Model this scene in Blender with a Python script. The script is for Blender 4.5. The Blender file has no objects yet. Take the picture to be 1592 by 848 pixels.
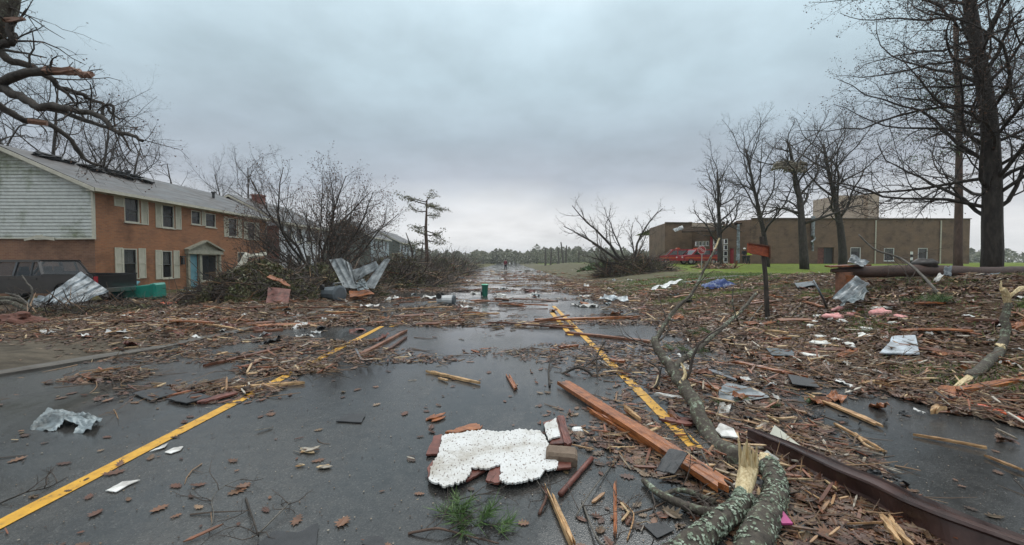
import bpy, bmesh, math, random
from mathutils import Vector, Matrix, noise
R = math.radians
V = Vector
rnd = random.Random(7)
C = bpy.context.scene.collection
scene = bpy.context.scene

# ------------------------------------------------------------------ camera, world, sun
F = 640.0; EYE = 1.5; HOR = 406.0; VPX = 790.0
PITCH = math.atan((424-HOR)/F); YAW = math.atan((796-VPX)/F)
cam_d = bpy.data.cameras.new('camera'); cam = bpy.data.objects.new('camera', cam_d); C.objects.link(cam)
cam_d.sensor_width = 36; cam_d.lens = 36*F/1592; cam_d.clip_end = 3000; cam_d.clip_start = 0.05
cam.location = (0, 0, EYE); cam.rotation_euler = (R(90)-PITCH, 0, -YAW)
scene.camera = cam
CM = cam.rotation_euler.to_matrix()

W = bpy.data.worlds.new('World'); scene.world = W; W.use_nodes = True
nt = W.node_tree; nt.nodes.clear()
def nd(t, ty, **k):
    n = t.nodes.new(ty)
    for a, b in k.items(): setattr(n, a, b)
    return n
def ramp(t, pts, interp='LINEAR'):
    n = t.nodes.new('ShaderNodeValToRGB'); cr = n.color_ramp; cr.interpolation = interp
    while len(cr.elements) < len(pts): cr.elements.new(0.5)
    for e, (p, c) in zip(cr.elements, pts):
        e.position = p; e.color = (c[0], c[1], c[2], 1) if len(c) == 3 else c
    return n
def math_n(t, op, a=None, b=None):
    n = t.nodes.new('ShaderNodeMath'); n.operation = op
    for i, x in enumerate((a, b)):
        if x is None: continue
        if isinstance(x, (int, float)): n.inputs[i].default_value = x
        else: t.links.new(x, n.inputs[i])
    return n.outputs[0]
SUN_EL, SUN_ROT = R(50), R(200)
def make_world():
    L = nt.links
    out = nd(nt, 'ShaderNodeOutputWorld'); bg = nd(nt, 'ShaderNodeBackground'); bg.inputs[1].default_value = 0.1
    L.new(bg.outputs[0], out.inputs[0])
    sky = nd(nt, 'ShaderNodeTexSky', sky_type='NISHITA', sun_disc=False, sun_elevation=SUN_EL, sun_rotation=SUN_ROT)
    tc = nd(nt, 'ShaderNodeTexCoord'); sp = nd(nt, 'ShaderNodeSeparateXYZ'); L.new(tc.outputs['Generated'], sp.inputs[0])
    zc = math_n(nt, 'MAXIMUM', sp.outputs[2], 0.0)
    den = math_n(nt, 'ADD', zc, 0.22)
    u = math_n(nt, 'DIVIDE', sp.outputs[0], den); v = math_n(nt, 'DIVIDE', sp.outputs[1], den)
    cb = nd(nt, 'ShaderNodeCombineXYZ'); L.new(u, cb.inputs[0]); L.new(v, cb.inputs[1])
    def nz(scale, det, off, rough=.5):
        mp = nd(nt, 'ShaderNodeMapping'); mp.inputs['Location'].default_value = off; L.new(cb.outputs[0], mp.inputs[0])
        n = nd(nt, 'ShaderNodeTexNoise'); n.inputs['Scale'].default_value = scale; n.inputs['Detail'].default_value = det
        n.inputs['Roughness'].default_value = rough
        L.new(mp.outputs[0], n.inputs['Vector']); return n.outputs[0]
    n1 = nz(0.8, 5, (3.1, 1.7, 0)); n2 = nz(2.4, 6, (9, 4, 2), .55); n3 = nz(0.45, 3, (1.4, 7.3, 5))
    # elevation, bent by the large noise
    e = math_n(nt, 'ADD', zc, math_n(nt, 'MULTIPLY', math_n(nt, 'SUBTRACT', n1, 0.5), 0.16))
    e = math_n(nt, 'ADD', e, math_n(nt, 'MULTIPLY', math_n(nt, 'SUBTRACT', n2, 0.5), 0.05))
    rp = ramp(nt, [(0.0, (.72, .715, .715)), (0.07, (.71, .71, .715)), (0.12, (.53, .55, .575)), (0.18, (.35, .385, .435)),
                   (0.27, (.335, .40, .455)), (0.38, (.415, .52, .58)), (0.50, (.53, .66, .73)), (0.75, (1.15, 1.2, 1.22)), (1.0, (1.75, 1.76, 1.72))])
    L.new(e, rp.inputs[0])
    # brighter and darker patches
    k = math_n(nt, 'ADD', math_n(nt, 'MULTIPLY', n3, 0.55), math_n(nt, 'MULTIPLY', n2, 0.62))
    k = math_n(nt, 'ADD', k, 0.49)
    mul = nd(nt, 'ShaderNodeVectorMath', operation='SCALE'); L.new(rp.outputs[0], mul.inputs[0]); L.new(k, mul.inputs['Scale'])
    sc = nd(nt, 'ShaderNodeVectorMath', operation='SCALE'); L.new(mul.outputs[0], sc.inputs[0]); sc.inputs['Scale'].default_value = 10.0
    mx = nd(nt, 'ShaderNodeMixRGB'); mx.inputs[0].default_value = 0.97
    L.new(sky.outputs[0], mx.inputs[1]); L.new(sc.outputs[0], mx.inputs[2]); L.new(mx.outputs[0], bg.inputs[0])
make_world()
sd = bpy.data.lights.new('sun', 'SUN'); so = bpy.data.objects.new('sun', sd); C.objects.link(so)
sd.energy = 0.7; sd.angle = R(25); sd.color = (1, .97, .93)
so.rotation_euler = (R(90)-SUN_EL, 0, R(180)-SUN_ROT+R(180))
scene.view_settings.view_transform = 'Standard'; scene.view_settings.look = 'None'
scene.view_settings.exposure = 0.22; scene.view_settings.gamma = 1
scene.render.engine = 'CYCLES'
try:
    scene.cycles.max_bounces = 6; scene.cycles.transparent_max_bounces = 8; scene.cycles.caustics_reflective = False
    scene.cycles.use_denoising = True
except Exception: pass

# ------------------------------------------------------------------ terrain and pixel helpers
def ss(a, b, x):
    t = max(0.0, min(1.0, (x-a)/(b-a))); return t*t*(3-2*t)
def lerp(a, b, t): return a+(b-a)*t
def XL(Y):      # left edge of the road: the kerb flares into a side street near the camera
    if Y >= 10: return -5.45
    if Y >= 7: return lerp(-5.85, -5.45, (Y-7)/3)
    if Y >= 5.3: return lerp(-6.6, -5.85, (Y-5.3)/1.7)
    return -6.6-(5.3-Y)*1.1
XR = 4.75
def hgt(X, Y, rough=True):
    z = 0.0
    if X > XR:
        amp = lerp(1.08, 0.70, ss(11, 24, Y)); amp = lerp(amp, 1.15, ss(32, 48, Y)); amp = lerp(amp, 0.2, ss(80, 130, Y))
        z = amp*ss(XR+.2, XR+8.2, X)
        if rough: z += 0.05*noise.noise(V((X*.9, Y*.9, 0)))*ss(XR, XR+1, X)
    xl = XL(Y)
    if X < xl:
        z = 0.05*ss(0, .25, xl-X)+.07*ss(.3, 1.2, xl-X)-0.28*ss(3, 8, xl-X)*(1-ss(60, 100, Y))
        if rough: z += 0.04*noise.noise(V((X*.8, Y*.8, 4)))*ss(.2, 1.5, xl-X)
    return z
def ray(px, py): return CM @ V(((px-796)/F, (424-py)/F, -1))
def P(px, py, Y):
    d = ray(px, py); return V((0, 0, EYE))+d*(Y/d.y)
def G(px, py, lift=0.0):
    d = ray(px, py); o = V((0, 0, EYE)); t = 1.0; prev = 1.0
    while t < 400:
        p = o+d*t
        if p.z < hgt(p.x, p.y)+lift:
            a, b = prev, t
            for _ in range(18):
                m = (a+b)/2; q = o+d*m
                if q.z < hgt(q.x, q.y)+lift: b = m
                else: a = m
            q = o+d*b; return V((q.x, q.y, hgt(q.x, q.y)+lift))
        prev = t; t *= 1.01
    return o+d*200
def g(X, Y, lift=0.0): return V((X, Y, hgt(X, Y)+lift))

# ------------------------------------------------------------------ mesh builder
def frame_of(d, up=V((0, 0, 1))):
    d = d.normalized()
    if abs(d.dot(up)) > .98: up = V((1, 0, 0))
    s = d.cross(up).normalized(); return s, s.cross(d).normalized()
def worldloc(o):
    p = V((0, 0, 0))
    while o is not None: p += o.location; o = o.parent
    return p
class MB:
    def __init__(s): s.v = []; s.f = []; s.m = []
    def face(s, pts, m=0):
        n = len(s.v); s.v.extend(tuple(p) for p in pts); s.f.append(tuple(range(n, n+len(pts)))); s.m.append(m)
    def box(s, c, size, M=None, m=0, taper=1.0):
        n = len(s.v); hx, hy, hz = size[0]/2, size[1]/2, size[2]/2; c = V(c)
        for z in (-1, 1):
            k = taper if z > 0 else 1
            for x, y in ((-1, -1), (1, -1), (1, 1), (-1, 1)):
                p = V((x*hx*k, y*hy*k, z*hz)); p = (M @ p if M else p)+c; s.v.append(tuple(p))
        for q in ((3, 2, 1, 0), (4, 5, 6, 7), (0, 1, 5, 4), (1, 2, 6, 5), (2, 3, 7, 6), (3, 0, 4, 7)):
            s.f.append(tuple(n+i for i in q)); s.m.append(m)
    def bar(s, a, b, w, h, m=0, up=V((0, 0, 1))):
        a, b = V(a), V(b); sd_, u = frame_of(b-a, up); n = len(s.v)
        for p in (a, b):
            for x, y in ((-1, -1), (1, -1), (1, 1), (-1, 1)): s.v.append(tuple(p+sd_*x*w/2+u*y*h/2))
        for q in ((0, 1, 2, 3), (7, 6, 5, 4), (0, 4, 5, 1), (1, 5, 6, 2), (2, 6, 7, 3), (3, 7, 4, 0)):
            s.f.append(tuple(n+i for i in q)); s.m.append(m)
    def tube(s, pts, rad, n=6, m=0, cap=True, wob=0.0, jag=0.0):
        k = len(pts)
        if k < 2: return
        base = len(s.v); up = None
        for i, p in enumerate(pts):
            d = (pts[min(i+1, k-1)]-pts[max(i-1, 0)])
            if d.length < 1e-9: d = V((0, 0, 1))
            d.normalize()
            if up is None: sx, up = frame_of(d)
            else:
                sx = d.cross(up)
                if sx.length < 1e-6: sx, up = frame_of(d)
                else: sx.normalize(); up = sx.cross(d)
            r = rad[i]
            for j in range(n):
                a = 2*math.pi*j/n; rr = r
                if wob: rr *= 1+wob*noise.noise(V((p.x*9+math.cos(a)*2, p.y*9+math.sin(a)*2, p.z*9)))*1.6
                q = p+sx*(math.cos(a)*rr)+up*(math.sin(a)*rr)
                if jag and i == k-1: q += d*rnd.uniform(-.2, 1)*jag
                s.v.append((q.x, q.y, q.z))
        for i in range(k-1):
            for j in range(n):
                a = base+i*n+j; b = base+i*n+(j+1) % n
                s.f.append((a, b, b+n, a+n)); s.m.append(m)
        if cap:
            s.f.append(tuple(base+j for j in reversed(range(n)))); s.m.append(m)
            s.f.append(tuple(base+(k-1)*n+j for j in range(n))); s.m.append(m)
    def prism(s, pts, off, m=0, mside=None):
        n = len(s.v); k = len(pts); off = V(off)
        for p in pts: s.v.append(tuple(p))
        for p in pts: s.v.append(tuple(V(p)+off))
        s.f.append(tuple(range(n, n+k))[::-1]); s.m.append(m); s.f.append(tuple(range(n+k, n+2*k))); s.m.append(m)
        for i in range(k):
            j = (i+1) % k; s.f.append((n+i, n+j, n+k+j, n+k+i)); s.m.append(m if mside is None else mside)
    def sheet(s, corners, nu, nv, fn=None, th=0.004, m=0, holes=None):
        """solid sheet over 4 corners (a,b,c,d) with displacement fn(u,v)->Vector (n, u, v offsets)"""
        a, b, c, d = [V(x) for x in corners]; nrm = (b-a).cross(d-a).normalized(); eu = (b-a).normalized(); ev = nrm.cross(eu)
        base = len(s.v); k = (nu+1)*(nv+1)
        for side in (0, 1):
            for j in range(nv+1):
                for i in range(nu+1):
                    u, v = i/nu, j/nv; p = a*(1-u)*(1-v)+b*u*(1-v)+c*u*v+d*(1-u)*v
                    if fn:
                        q = fn(u, v)
                        p = p+(nrm*q if isinstance(q, float) else nrm*q[0]+eu*q[1]+ev*q[2])
                    s.v.append(tuple(p-nrm*th*side))
        def I(i, j, sd_): return base+sd_*k+j*(nu+1)+i
        cell = lambda i, j: 0 <= i < nu and 0 <= j < nv and not (holes and holes((i+.5)/nu, (j+.5)/nv))
        for j in range(nv):
            for i in range(nu):
                if not cell(i, j): continue
                s.f.append((I(i, j, 0), I(i+1, j, 0), I(i+1, j+1, 0), I(i, j+1, 0))); s.m.append(m)
                s.f.append((I(i, j+1, 1), I(i+1, j+1, 1), I(i+1, j, 1), I(i, j, 1))); s.m.append(m)
                for (p, q, ni, nj) in (((i, j), (i+1, j), i, j-1), ((i+1, j), (i+1, j+1), i+1, j), ((i+1, j+1), (i, j+1), i, j+1), ((i, j+1), (i, j), i-1, j)):
                    if not cell(ni, nj): s.f.append((I(*p, 0), I(*p, 1), I(*q, 1), I(*q, 0))); s.m.append(m)
    def ball(s, c, r, m=0, nu=10, nv=7, sq=(1, 1, 1), nz=0.0):
        base = len(s.v); c = V(c)
        for j in range(nv+1):
            t = math.pi*j/nv
            for i in range(nu):
                a = 2*math.pi*i/nu; d = V((math.sin(t)*math.cos(a)*sq[0], math.sin(t)*math.sin(a)*sq[1], math.cos(t)*sq[2]))
                k = r*(1+nz*noise.noise(d*2.3+c*3)); s.v.append(tuple(c+d*k))
        for j in range(nv):
            for i in range(nu):
                a = base+j*nu+i; b = base+j*nu+(i+1) % nu; s.f.append((a, a+nu, b+nu, b)); s.m.append(m)
    def build(s, name, mats, parent=None, smooth=False, origin=None, local=False):
        me = bpy.data.meshes.new(name)
        if not isinstance(mats, (list, tuple)): mats = [mats]
        if parent is None and origin is None and s.v:
            xs = [p[0] for p in s.v]; ys = [p[1] for p in s.v]; zs = [p[2] for p in s.v]
            origin = V(((min(xs)+max(xs))/2, (min(ys)+max(ys))/2, min(zs)))
        off = V((0, 0, 0))
        if parent is not None: off = V((0, 0, 0)) if local else worldloc(parent)
        elif origin is not None: off = V(origin)
        if off.length > 0:
            ox, oy, oz = off; vv = [(p[0]-ox, p[1]-oy, p[2]-oz) for p in s.v]
        else: vv = s.v
        me.from_pydata(vv, [], s.f)
        for mt in mats: me.materials.append(mt)
        if len(mats) > 1: me.polygons.foreach_set('material_index', s.m)
        if smooth: me.polygons.foreach_set('use_smooth', [True]*len(s.f))
        me.update()
        o = bpy.data.objects.new(name, me); C.objects.link(o)
        if parent is not None: o.parent = parent
        else: o.location = off
        return o
def tag(o, label=None, cat=None, group=None, kind=None):
    if label: o['label'] = label
    if cat: o['category'] = cat
    if group: o['group'] = group
    if kind: o['kind'] = kind
    return o
def empty(name, loc, label, cat, group=None, rz=0):
    o = bpy.data.objects.new(name, None); C.objects.link(o); o.location = loc; o.rotation_euler = (0, 0, rz)
    o.empty_display_size = .2
    return tag(o, label, cat, group)
def copy_tree(o, parent=None):
    c = o.copy(); C.objects.link(c); c.parent = parent
    for ch in [x for x in o.children]: copy_tree(ch, c)
    return c

# ------------------------------------------------------------------ materials
def newmat(name):
    m = bpy.data.materials.new(name); m.use_nodes = True; t = m.node_tree
    return m, t, t.nodes['Principled BSDF']
def M(name, cols, scale=6, rough=.6, bump=.0, bscale=None, stretch=(1, 1, 1), detail=6, island=False, objrand=0.0, metal=0.0,
      spec=.5, trans=0.0, rough2=None, coord='Object', contrast=(.3, .7), bdist=.01, coat=0.0, grime=0.0):
    m, t, b = newmat(name); L = t.links
    tc = nd(t, 'ShaderNodeTexCoord'); mp = nd(t, 'ShaderNodeMapping'); mp.inputs['Scale'].default_value = stretch
    L.new(tc.outputs[coord], mp.inputs[0])
    n = nd(t, 'ShaderNodeTexNoise'); n.inputs['Scale'].default_value = scale; n.inputs['Detail'].default_value = detail
    n.inputs['Roughness'].default_value = .62
    L.new(mp.outputs[0], n.inputs['Vector'])
    fac = n.outputs[0]
    if island:
        ge = nd(t, 'ShaderNodeNewGeometry')
        fac = math_n(t, 'ADD', math_n(t, 'MULTIPLY', ge.outputs['Random Per Island'], 0.8), math_n(t, 'MULTIPLY', n.outputs[0], 0.3))
        contrast = (.08, .98)
    if objrand:
        oi = nd(t, 'ShaderNodeObjectInfo')
        fac = math_n(t, 'ADD', fac, math_n(t, 'MULTIPLY', math_n(t, 'SUBTRACT', oi.outputs['Random'], 0.5), objrand))
    k = len(cols)
    pts = [(contrast[0]+(contrast[1]-contrast[0])*i/max(1, k-1), c) for i, c in enumerate(cols)]
    rp = ramp(t, pts, 'LINEAR'); L.new(fac, rp.inputs[0]); col = rp.outputs[0]
    if grime:
        gn = nd(t, 'ShaderNodeTexNoise'); gn.inputs['Scale'].default_value = grime; gn.inputs['Detail'].default_value = 8; gn.inputs['Roughness'].default_value = .72; L.new(tc.outputs[coord], gn.inputs['Vector'])
        gr_ = ramp(t, [(.34, (.30, .27, .25)), (.47, (.8, .78, .76)), (.6, (1.08, 1.08, 1.08))]); L.new(gn.outputs[0], gr_.inputs[0])
        gm = nd(t, 'ShaderNodeMixRGB', blend_type='MULTIPLY'); gm.inputs[0].default_value = 1; L.new(col, gm.inputs[1]); L.new(gr_.outputs[0], gm.inputs[2]); col = gm.outputs[0]
    L.new(col, b.inputs['Base Color'])
    b.inputs['Roughness'].default_value = rough; b.inputs['Metallic'].default_value = metal
    b.inputs['Specular IOR Level'].default_value = spec
    if coat: b.inputs['Coat Weight'].default_value = coat; b.inputs['Coat Roughness'].default_value = .15
    if rough2 is not None:
        n3 = nd(t, 'ShaderNodeTexNoise'); n3.inputs['Scale'].default_value = scale*.4; L.new(mp.outputs[0], n3.inputs['Vector'])
        r3 = ramp(t, [(.35, (rough,)*3), (.65, (rough2,)*3)]); L.new(n3.outputs[0], r3.inputs[0]); L.new(r3.outputs[0], b.inputs['Roughness'])
    if bump:
        n2 = nd(t, 'ShaderNodeTexNoise'); n2.inputs['Scale'].default_value = bscale or scale*3; n2.inputs['Detail'].default_value = 5
        L.new(mp.outputs[0], n2.inputs['Vector'])
        bp = nd(t, 'ShaderNodeBump'); bp.inputs['Strength'].default_value = bump; bp.inputs['Distance'].default_value = bdist
        L.new(n2.outputs[0], bp.inputs['Height']); L.new(bp.outputs[0], b.inputs['Normal'])
    if trans:
        b.inputs['Transmission Weight'].default_value = trans
    return m
def M_brick(name, c1, c2, mortar, sc=1.0):
    m, t, b = newmat(name); L = t.links
    tc = nd(t, 'ShaderNodeTexCoord'); sp = nd(t, 'ShaderNodeSeparateXYZ'); L.new(tc.outputs['Object'], sp.inputs[0])
    cb = nd(t, 'ShaderNodeCombineXYZ'); L.new(math_n(t, 'ADD', sp.outputs[0], sp.outputs[1]), cb.inputs[0]); L.new(sp.outputs[2], cb.inputs[1])
    br = nd(t, 'ShaderNodeTexBrick'); L.new(cb.outputs[0], br.inputs['Vector'])
    br.inputs['Color1'].default_value = (*c1, 1); br.inputs['Color2'].default_value = (*c2, 1); br.inputs['Mortar'].default_value = (*mortar, 1)
    br.inputs['Scale'].default_value = sc; br.inputs['Mortar Size'].default_value = .008; br.inputs['Brick Width'].default_value = .22; br.inputs['Row Height'].default_value = .075
    n = nd(t, 'ShaderNodeTexNoise'); n.inputs['Scale'].default_value = .9; n.inputs['Detail'].default_value = 8; n.inputs['Roughness'].default_value = .65
    L.new(tc.outputs['Object'], n.inputs['Vector'])
    rp = ramp(t, [(.3, (.5, .47, .45)), (.5, (1, 1, 1)), (.72, (1.2, 1.12, 1.05))]); L.new(n.outputs[0], rp.inputs[0])
    mx = nd(t, 'ShaderNodeMixRGB', blend_type='MULTIPLY'); mx.inputs[0].default_value = 1
    L.new(br.outputs[0], mx.inputs[1]); L.new(rp.outputs[0], mx.inputs[2]); L.new(mx.outputs[0], b.inputs['Base Color'])
    bp = nd(t, 'ShaderNodeBump'); bp.inputs['Strength'].default_value = .5; bp.inputs['Distance'].default_value = .01; bp.invert = True
    L.new(br.outputs['Fac'], bp.inputs['Height']); L.new(bp.outputs[0], b.inputs['Normal']); b.inputs['Roughness'].default_value = .75
    return m
def M_siding(name, base, stain, lap=.12):
    m, t, b = newmat(name); L = t.links
    tc = nd(t, 'ShaderNodeTexCoord'); sp = nd(t, 'ShaderNodeSeparateXYZ'); L.new(tc.outputs['Object'], sp.inputs[0])
    n = nd(t, 'ShaderNodeTexNoise'); n.inputs['Scale'].default_value = .55; n.inputs['Detail'].default_value = 9; n.inputs['Roughness'].default_value = .72
    L.new(tc.outputs['Object'], n.inputs['Vector'])
    rp = ramp(t, [(.50, base), (.66, stain)]); L.new(n.outputs[0], rp.inputs[0])
    n2 = nd(t, 'ShaderNodeTexNoise'); n2.inputs['Scale'].default_value = 5; L.new(tc.outputs['Object'], n2.inputs['Vector'])
    r2 = ramp(t, [(.3, (.85,)*3), (.7, (1.05,)*3)]); L.new(n2.outputs[0], r2.inputs[0])
    mx = nd(t, 'ShaderNodeMixRGB', blend_type='MULTIPLY'); mx.inputs[0].default_value = 1
    L.new(rp.outputs[0], mx.inputs[1]); L.new(r2.outputs[0], mx.inputs[2]); L.new(mx.outputs[0], b.inputs['Base Color'])
    b.inputs['Roughness'].default_value = .5
    return m
def M_road():
    m, t, b = newmat('wet_asphalt'); L = t.links
    tc = nd(t, 'ShaderNodeTexCoord')
    def nz(scale, det=6, rg=.6, st=(1, 1, 1)):
        mp = nd(t, 'ShaderNodeMapping'); mp.inputs['Scale'].default_value = st; L.new(tc.outputs['Object'], mp.inputs[0])
        n = nd(t, 'ShaderNodeTexNoise'); n.inputs['Scale'].default_value = scale; n.inputs['Detail'].default_value = det; n.inputs['Roughness'].default_value = rg
        L.new(mp.outputs[0], n.inputs['Vector']); return n.outputs[0]
    big = nz(.55, 7, .6, (1, .45, 1)); fine = nz(95, 4, .75); med = nz(9, 6, .7); vb = nd(t, 'ShaderNodeTexVoronoi'); vb.inputs['Scale'].default_value = 130; L.new(tc.outputs['Object'], vb.inputs['Vector'])
    c1 = ramp(t, [(.34, (.024, .0235, .023)), (.48, (.043, .042, .0405)), (.64, (.072, .069, .064))]); L.new(math_n(t, 'ADD', math_n(t, 'MULTIPLY', big, .6), math_n(t, 'MULTIPLY', med, .4)), c1.inputs[0])
    c2 = ramp(t, [(.35, (.6,)*3), (.6, (1.1,)*3), (.70, (3.4, 3.4, 3.3))]); L.new(fine, c2.inputs[0])
    mx = nd(t, 'ShaderNodeMixRGB', blend_type='MULTIPLY'); mx.inputs[0].default_value = 1.0; L.new(c1.outputs[0], mx.inputs[1]); L.new(c2.outputs[0], mx.inputs[2])
    L.new(mx.outputs[0], b.inputs['Base Color'])
    rr = ramp(t, [(.36, (.03,)*3), (.46, (.09,)*3), (.56, (.20,)*3), (.7, (.32,)*3)]); L.new(big, rr.inputs[0])
    L.new(math_n(t, 'ADD', rr.outputs[0], math_n(t, 'MULTIPLY', math_n(t, 'SUBTRACT', med, .5), .25)), b.inputs['Roughness'])
    b.inputs['Specular IOR Level'].default_value = .6
    bs = ramp(t, [(.38, (.01,)*3), (.56, (.28,)*3)]); L.new(big, bs.inputs[0])
    bp = nd(t, 'ShaderNodeBump'); bp.inputs['Distance'].default_value = .004; L.new(bs.outputs[0], bp.inputs['Strength']); L.new(vb.outputs['Distance'], bp.inputs['Height'])
    L.new(bp.outputs[0], b.inputs['Normal'])
    return m
def M_ground():
    m, t, b = newmat('ground_earth'); L = t.links
    tc = nd(t, 'ShaderNodeTexCoord'); at = nd(t, 'ShaderNodeAttribute'); at.attribute_name = 'zone'
    sp = nd(t, 'ShaderNodeSeparateColor'); L.new(at.outputs['Color'], sp.inputs[0])
    def nz(scale, det=7, rg=.65, st=(1, 1, 1)):
        mp = nd(t, 'ShaderNodeMapping'); mp.inputs['Scale'].default_value = st; L.new(tc.outputs['Object'], mp.inputs[0])
        n = nd(t, 'ShaderNodeTexNoise'); n.inputs['Scale'].default_value = scale; n.inputs['Detail'].default_value = det; n.inputs['Roughness'].default_value = rg
        L.new(mp.outputs[0], n.inputs['Vector']); return n.outputs[0]
    mud = ramp(t, [(.3, (.045, .038, .03)), (.5, (.10, .085, .065)), (.68, (.15, .125, .095))]); L.new(nz(2.3, 9, .7, (.6, 1.6, 1)), mud.inputs[0])
    gr = ramp(t, [(.3, (.05, .07, .012)), (.5, (.12, .165, .022)), (.7, (.19, .21, .04))]); L.new(nz(1.4, 9, .75), gr.inputs[0])
    lit = ramp(t, [(.3, (.012, .008, .006)), (.42, (.04, .022, .013)), (.52, (.075, .04, .022)), (.6, (.055, .05, .022)), (.72, (.17, .10, .06))]); L.new(nz(24, 6, .7), lit.inputs[0])
    m1 = nd(t, 'ShaderNodeMixRGB'); L.new(sp.outputs[0], m1.inputs[0]); L.new(mud.outputs[0], m1.inputs[1]); L.new(gr.outputs[0], m1.inputs[2])
    m2 = nd(t, 'ShaderNodeMixRGB'); L.new(sp.outputs[1], m2.inputs[0]); L.new(m1.outputs[0], m2.inputs[1]); L.new(lit.outputs[0], m2.inputs[2])
    L.new(m2.outputs[0], b.inputs['Base Color']); b.inputs['Roughness'].default_value = .85; b.inputs['Specular IOR Level'].default_value = .15
    bp = nd(t, 'ShaderNodeBump'); bp.inputs['Strength'].default_value = .8; bp.inputs['Distance'].default_value = .05
    L.new(nz(9, 8, .75), bp.inputs['Height']); L.new(bp.outputs[0], b.inputs['Normal'])
    return m
def M_paint():
    m, t, b = newmat('yellow_paint'); L = t.links
    tc = nd(t, 'ShaderNodeTexCoord')
    n = nd(t, 'ShaderNodeTexNoise'); n.inputs['Scale'].default_value = 14; n.inputs['Detail'].default_value = 9; n.inputs['Roughness'].default_value = .75
    L.new(tc.outputs['Object'], n.inputs['Vector'])
    rp = ramp(t, [(.34, (.07, .06, .04)), (.42, (.5, .26, .025)), (.6, (.66, .36, .03)), (.75, (.55, .28, .03))]); L.new(n.outputs[0], rp.inputs[0]); L.new(rp.outputs[0], b.inputs['Base Color'])
    b.inputs['Roughness'].default_value = .4
    return m
def M_flake(name, base, dark, th=.30):
    """painted flake board: voronoi flakes with chips showing"""
    m, t, b = newmat(name); L = t.links
    tc = nd(t, 'ShaderNodeTexCoord'); mp = nd(t, 'ShaderNodeMapping'); mp.inputs['Scale'].default_value = (2.2, 1, 1); mp.inputs['Rotation'].default_value = (0, 0, .12); L.new(tc.outputs['Object'], mp.inputs[0])
    v = nd(t, 'ShaderNodeTexVoronoi'); v.inputs['Scale'].default_value = 34; L.new(mp.outputs[0], v.inputs['Vector'])
    n = nd(t, 'ShaderNodeTexNoise'); n.inputs['Scale'].default_value = 34; n.inputs['Detail'].default_value = 6; L.new(mp.outputs[0], n.inputs['Vector'])
    rp = ramp(t, [(th, dark), (th+.045, base)]); L.new(n.outputs[0], rp.inputs[0])
    r2 = ramp(t, [(0, (.86, .86, .85)), (.3, (1, 1, 1))]); sp = nd(t, 'ShaderNodeSeparateColor'); L.new(v.outputs['Color'], sp.inputs[0]); L.new(sp.outputs[0], r2.inputs[0])
    mx = nd(t, 'ShaderNodeMixRGB', blend_type='MULTIPLY'); mx.inputs[0].default_value = .6; L.new(rp.outputs[0], mx.inputs[1]); L.new(r2.outputs[0], mx.inputs[2])
    n5 = nd(t, 'ShaderNodeTexNoise'); n5.inputs['Scale'].default_value = 3.2; n5.inputs['Detail'].default_value = 7; n5.inputs['Roughness'].default_value = .7; L.new(tc.outputs['Object'], n5.inputs['Vector'])
    r5 = ramp(t, [(.33, (.52, .46, .38)), (.5, (.9, .89, .87)), (.62, (1, 1, 1))]); L.new(n5.outputs[0], r5.inputs[0])
    m5 = nd(t, 'ShaderNodeMixRGB', blend_type='MULTIPLY'); m5.inputs[0].default_value = 1; L.new(mx.outputs[0], m5.inputs[1]); L.new(r5.outputs[0], m5.inputs[2])
    L.new(m5.outputs[0], b.inputs['Base Color']); b.inputs['Roughness'].default_value = .5
    bp = nd(t, 'ShaderNodeBump'); bp.inputs['Strength'].default_value = .35; bp.inputs['Distance'].default_value = .002; L.new(sp.outputs[1], bp.inputs['Height']); L.new(bp.outputs[0], b.inputs['Normal'])
    return m
def M_lichen(name, amount=.5):
    m, t, b = newmat(name); L = t.links
    tc = nd(t, 'ShaderNodeTexCoord')
    n = nd(t, 'ShaderNodeTexNoise'); n.inputs['Scale'].default_value = 30; n.inputs['Detail'].default_value = 8; n.inputs['Roughness'].default_value = .7; L.new(tc.outputs['Object'], n.inputs['Vector'])
    n2 = nd(t, 'ShaderNodeTexNoise'); n2.inputs['Scale'].default_value = 6; n2.inputs['Detail'].default_value = 3; L.new(tc.outputs['Object'], n2.inputs['Vector'])
    f = math_n(t, 'ADD', math_n(t, 'MULTIPLY', n.outputs[0], .7), math_n(t, 'MULTIPLY', n2.outputs[0], .3))
    a = .64-amount*.25
    rp = ramp(t, [(.3, (.022, .018, .014)), (a-.05, (.075, .062, .048)), (a, (.12, .13, .085)), (a+.05, (.27, .32, .25)), (a+.12, (.40, .45, .38))]); L.new(f, rp.inputs[0]); L.new(rp.outputs[0], b.inputs['Base Color'])
    b.inputs['Roughness'].default_value = .8
    bp = nd(t, 'ShaderNodeBump'); bp.inputs['Strength'].default_value = 1; bp.inputs['Distance'].default_value = .012; L.new(n.outputs[0], bp.inputs['Height']); L.new(bp.outputs[0], b.inputs['Normal'])
    return m
m_road = M_road(); m_ground = M_ground(); m_paint = M_paint()
m_kerb = M('kerb_concrete', [(.055, .048, .04), (.12, .11, .095)], 3, .6, .4, 30)
m_path = M('path_asphalt', [(.10, .10, .10), (.17, .17, .165)], 2, .5)
m_brick = M_brick('red_brick', (.33, .138, .060), (.25, .10, .046), (.24, .155, .095))
m_brick2 = M_brick('worn_brick', (.25, .125, .07), (.19, .085, .05), (.24, .16, .11))
m_brick_dark = M_brick('dark_red_brick', (.24, .07, .045), (.18, .05, .035), (.2, .13, .11))
m_school = M_brick('brown_block', (.185, .118, .076), (.15, .095, .062), (.125, .085, .06), .45)
m_siding = M_siding('pale_siding', (.50, .52, .49), (.15, .17, .085))
m_white_sid = M_siding('white_siding', (.62, .65, .68), (.5, .52, .55))
m_green_sid = M_siding('green_siding', (.105, .12, .10), (.16, .17, .14))
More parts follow.
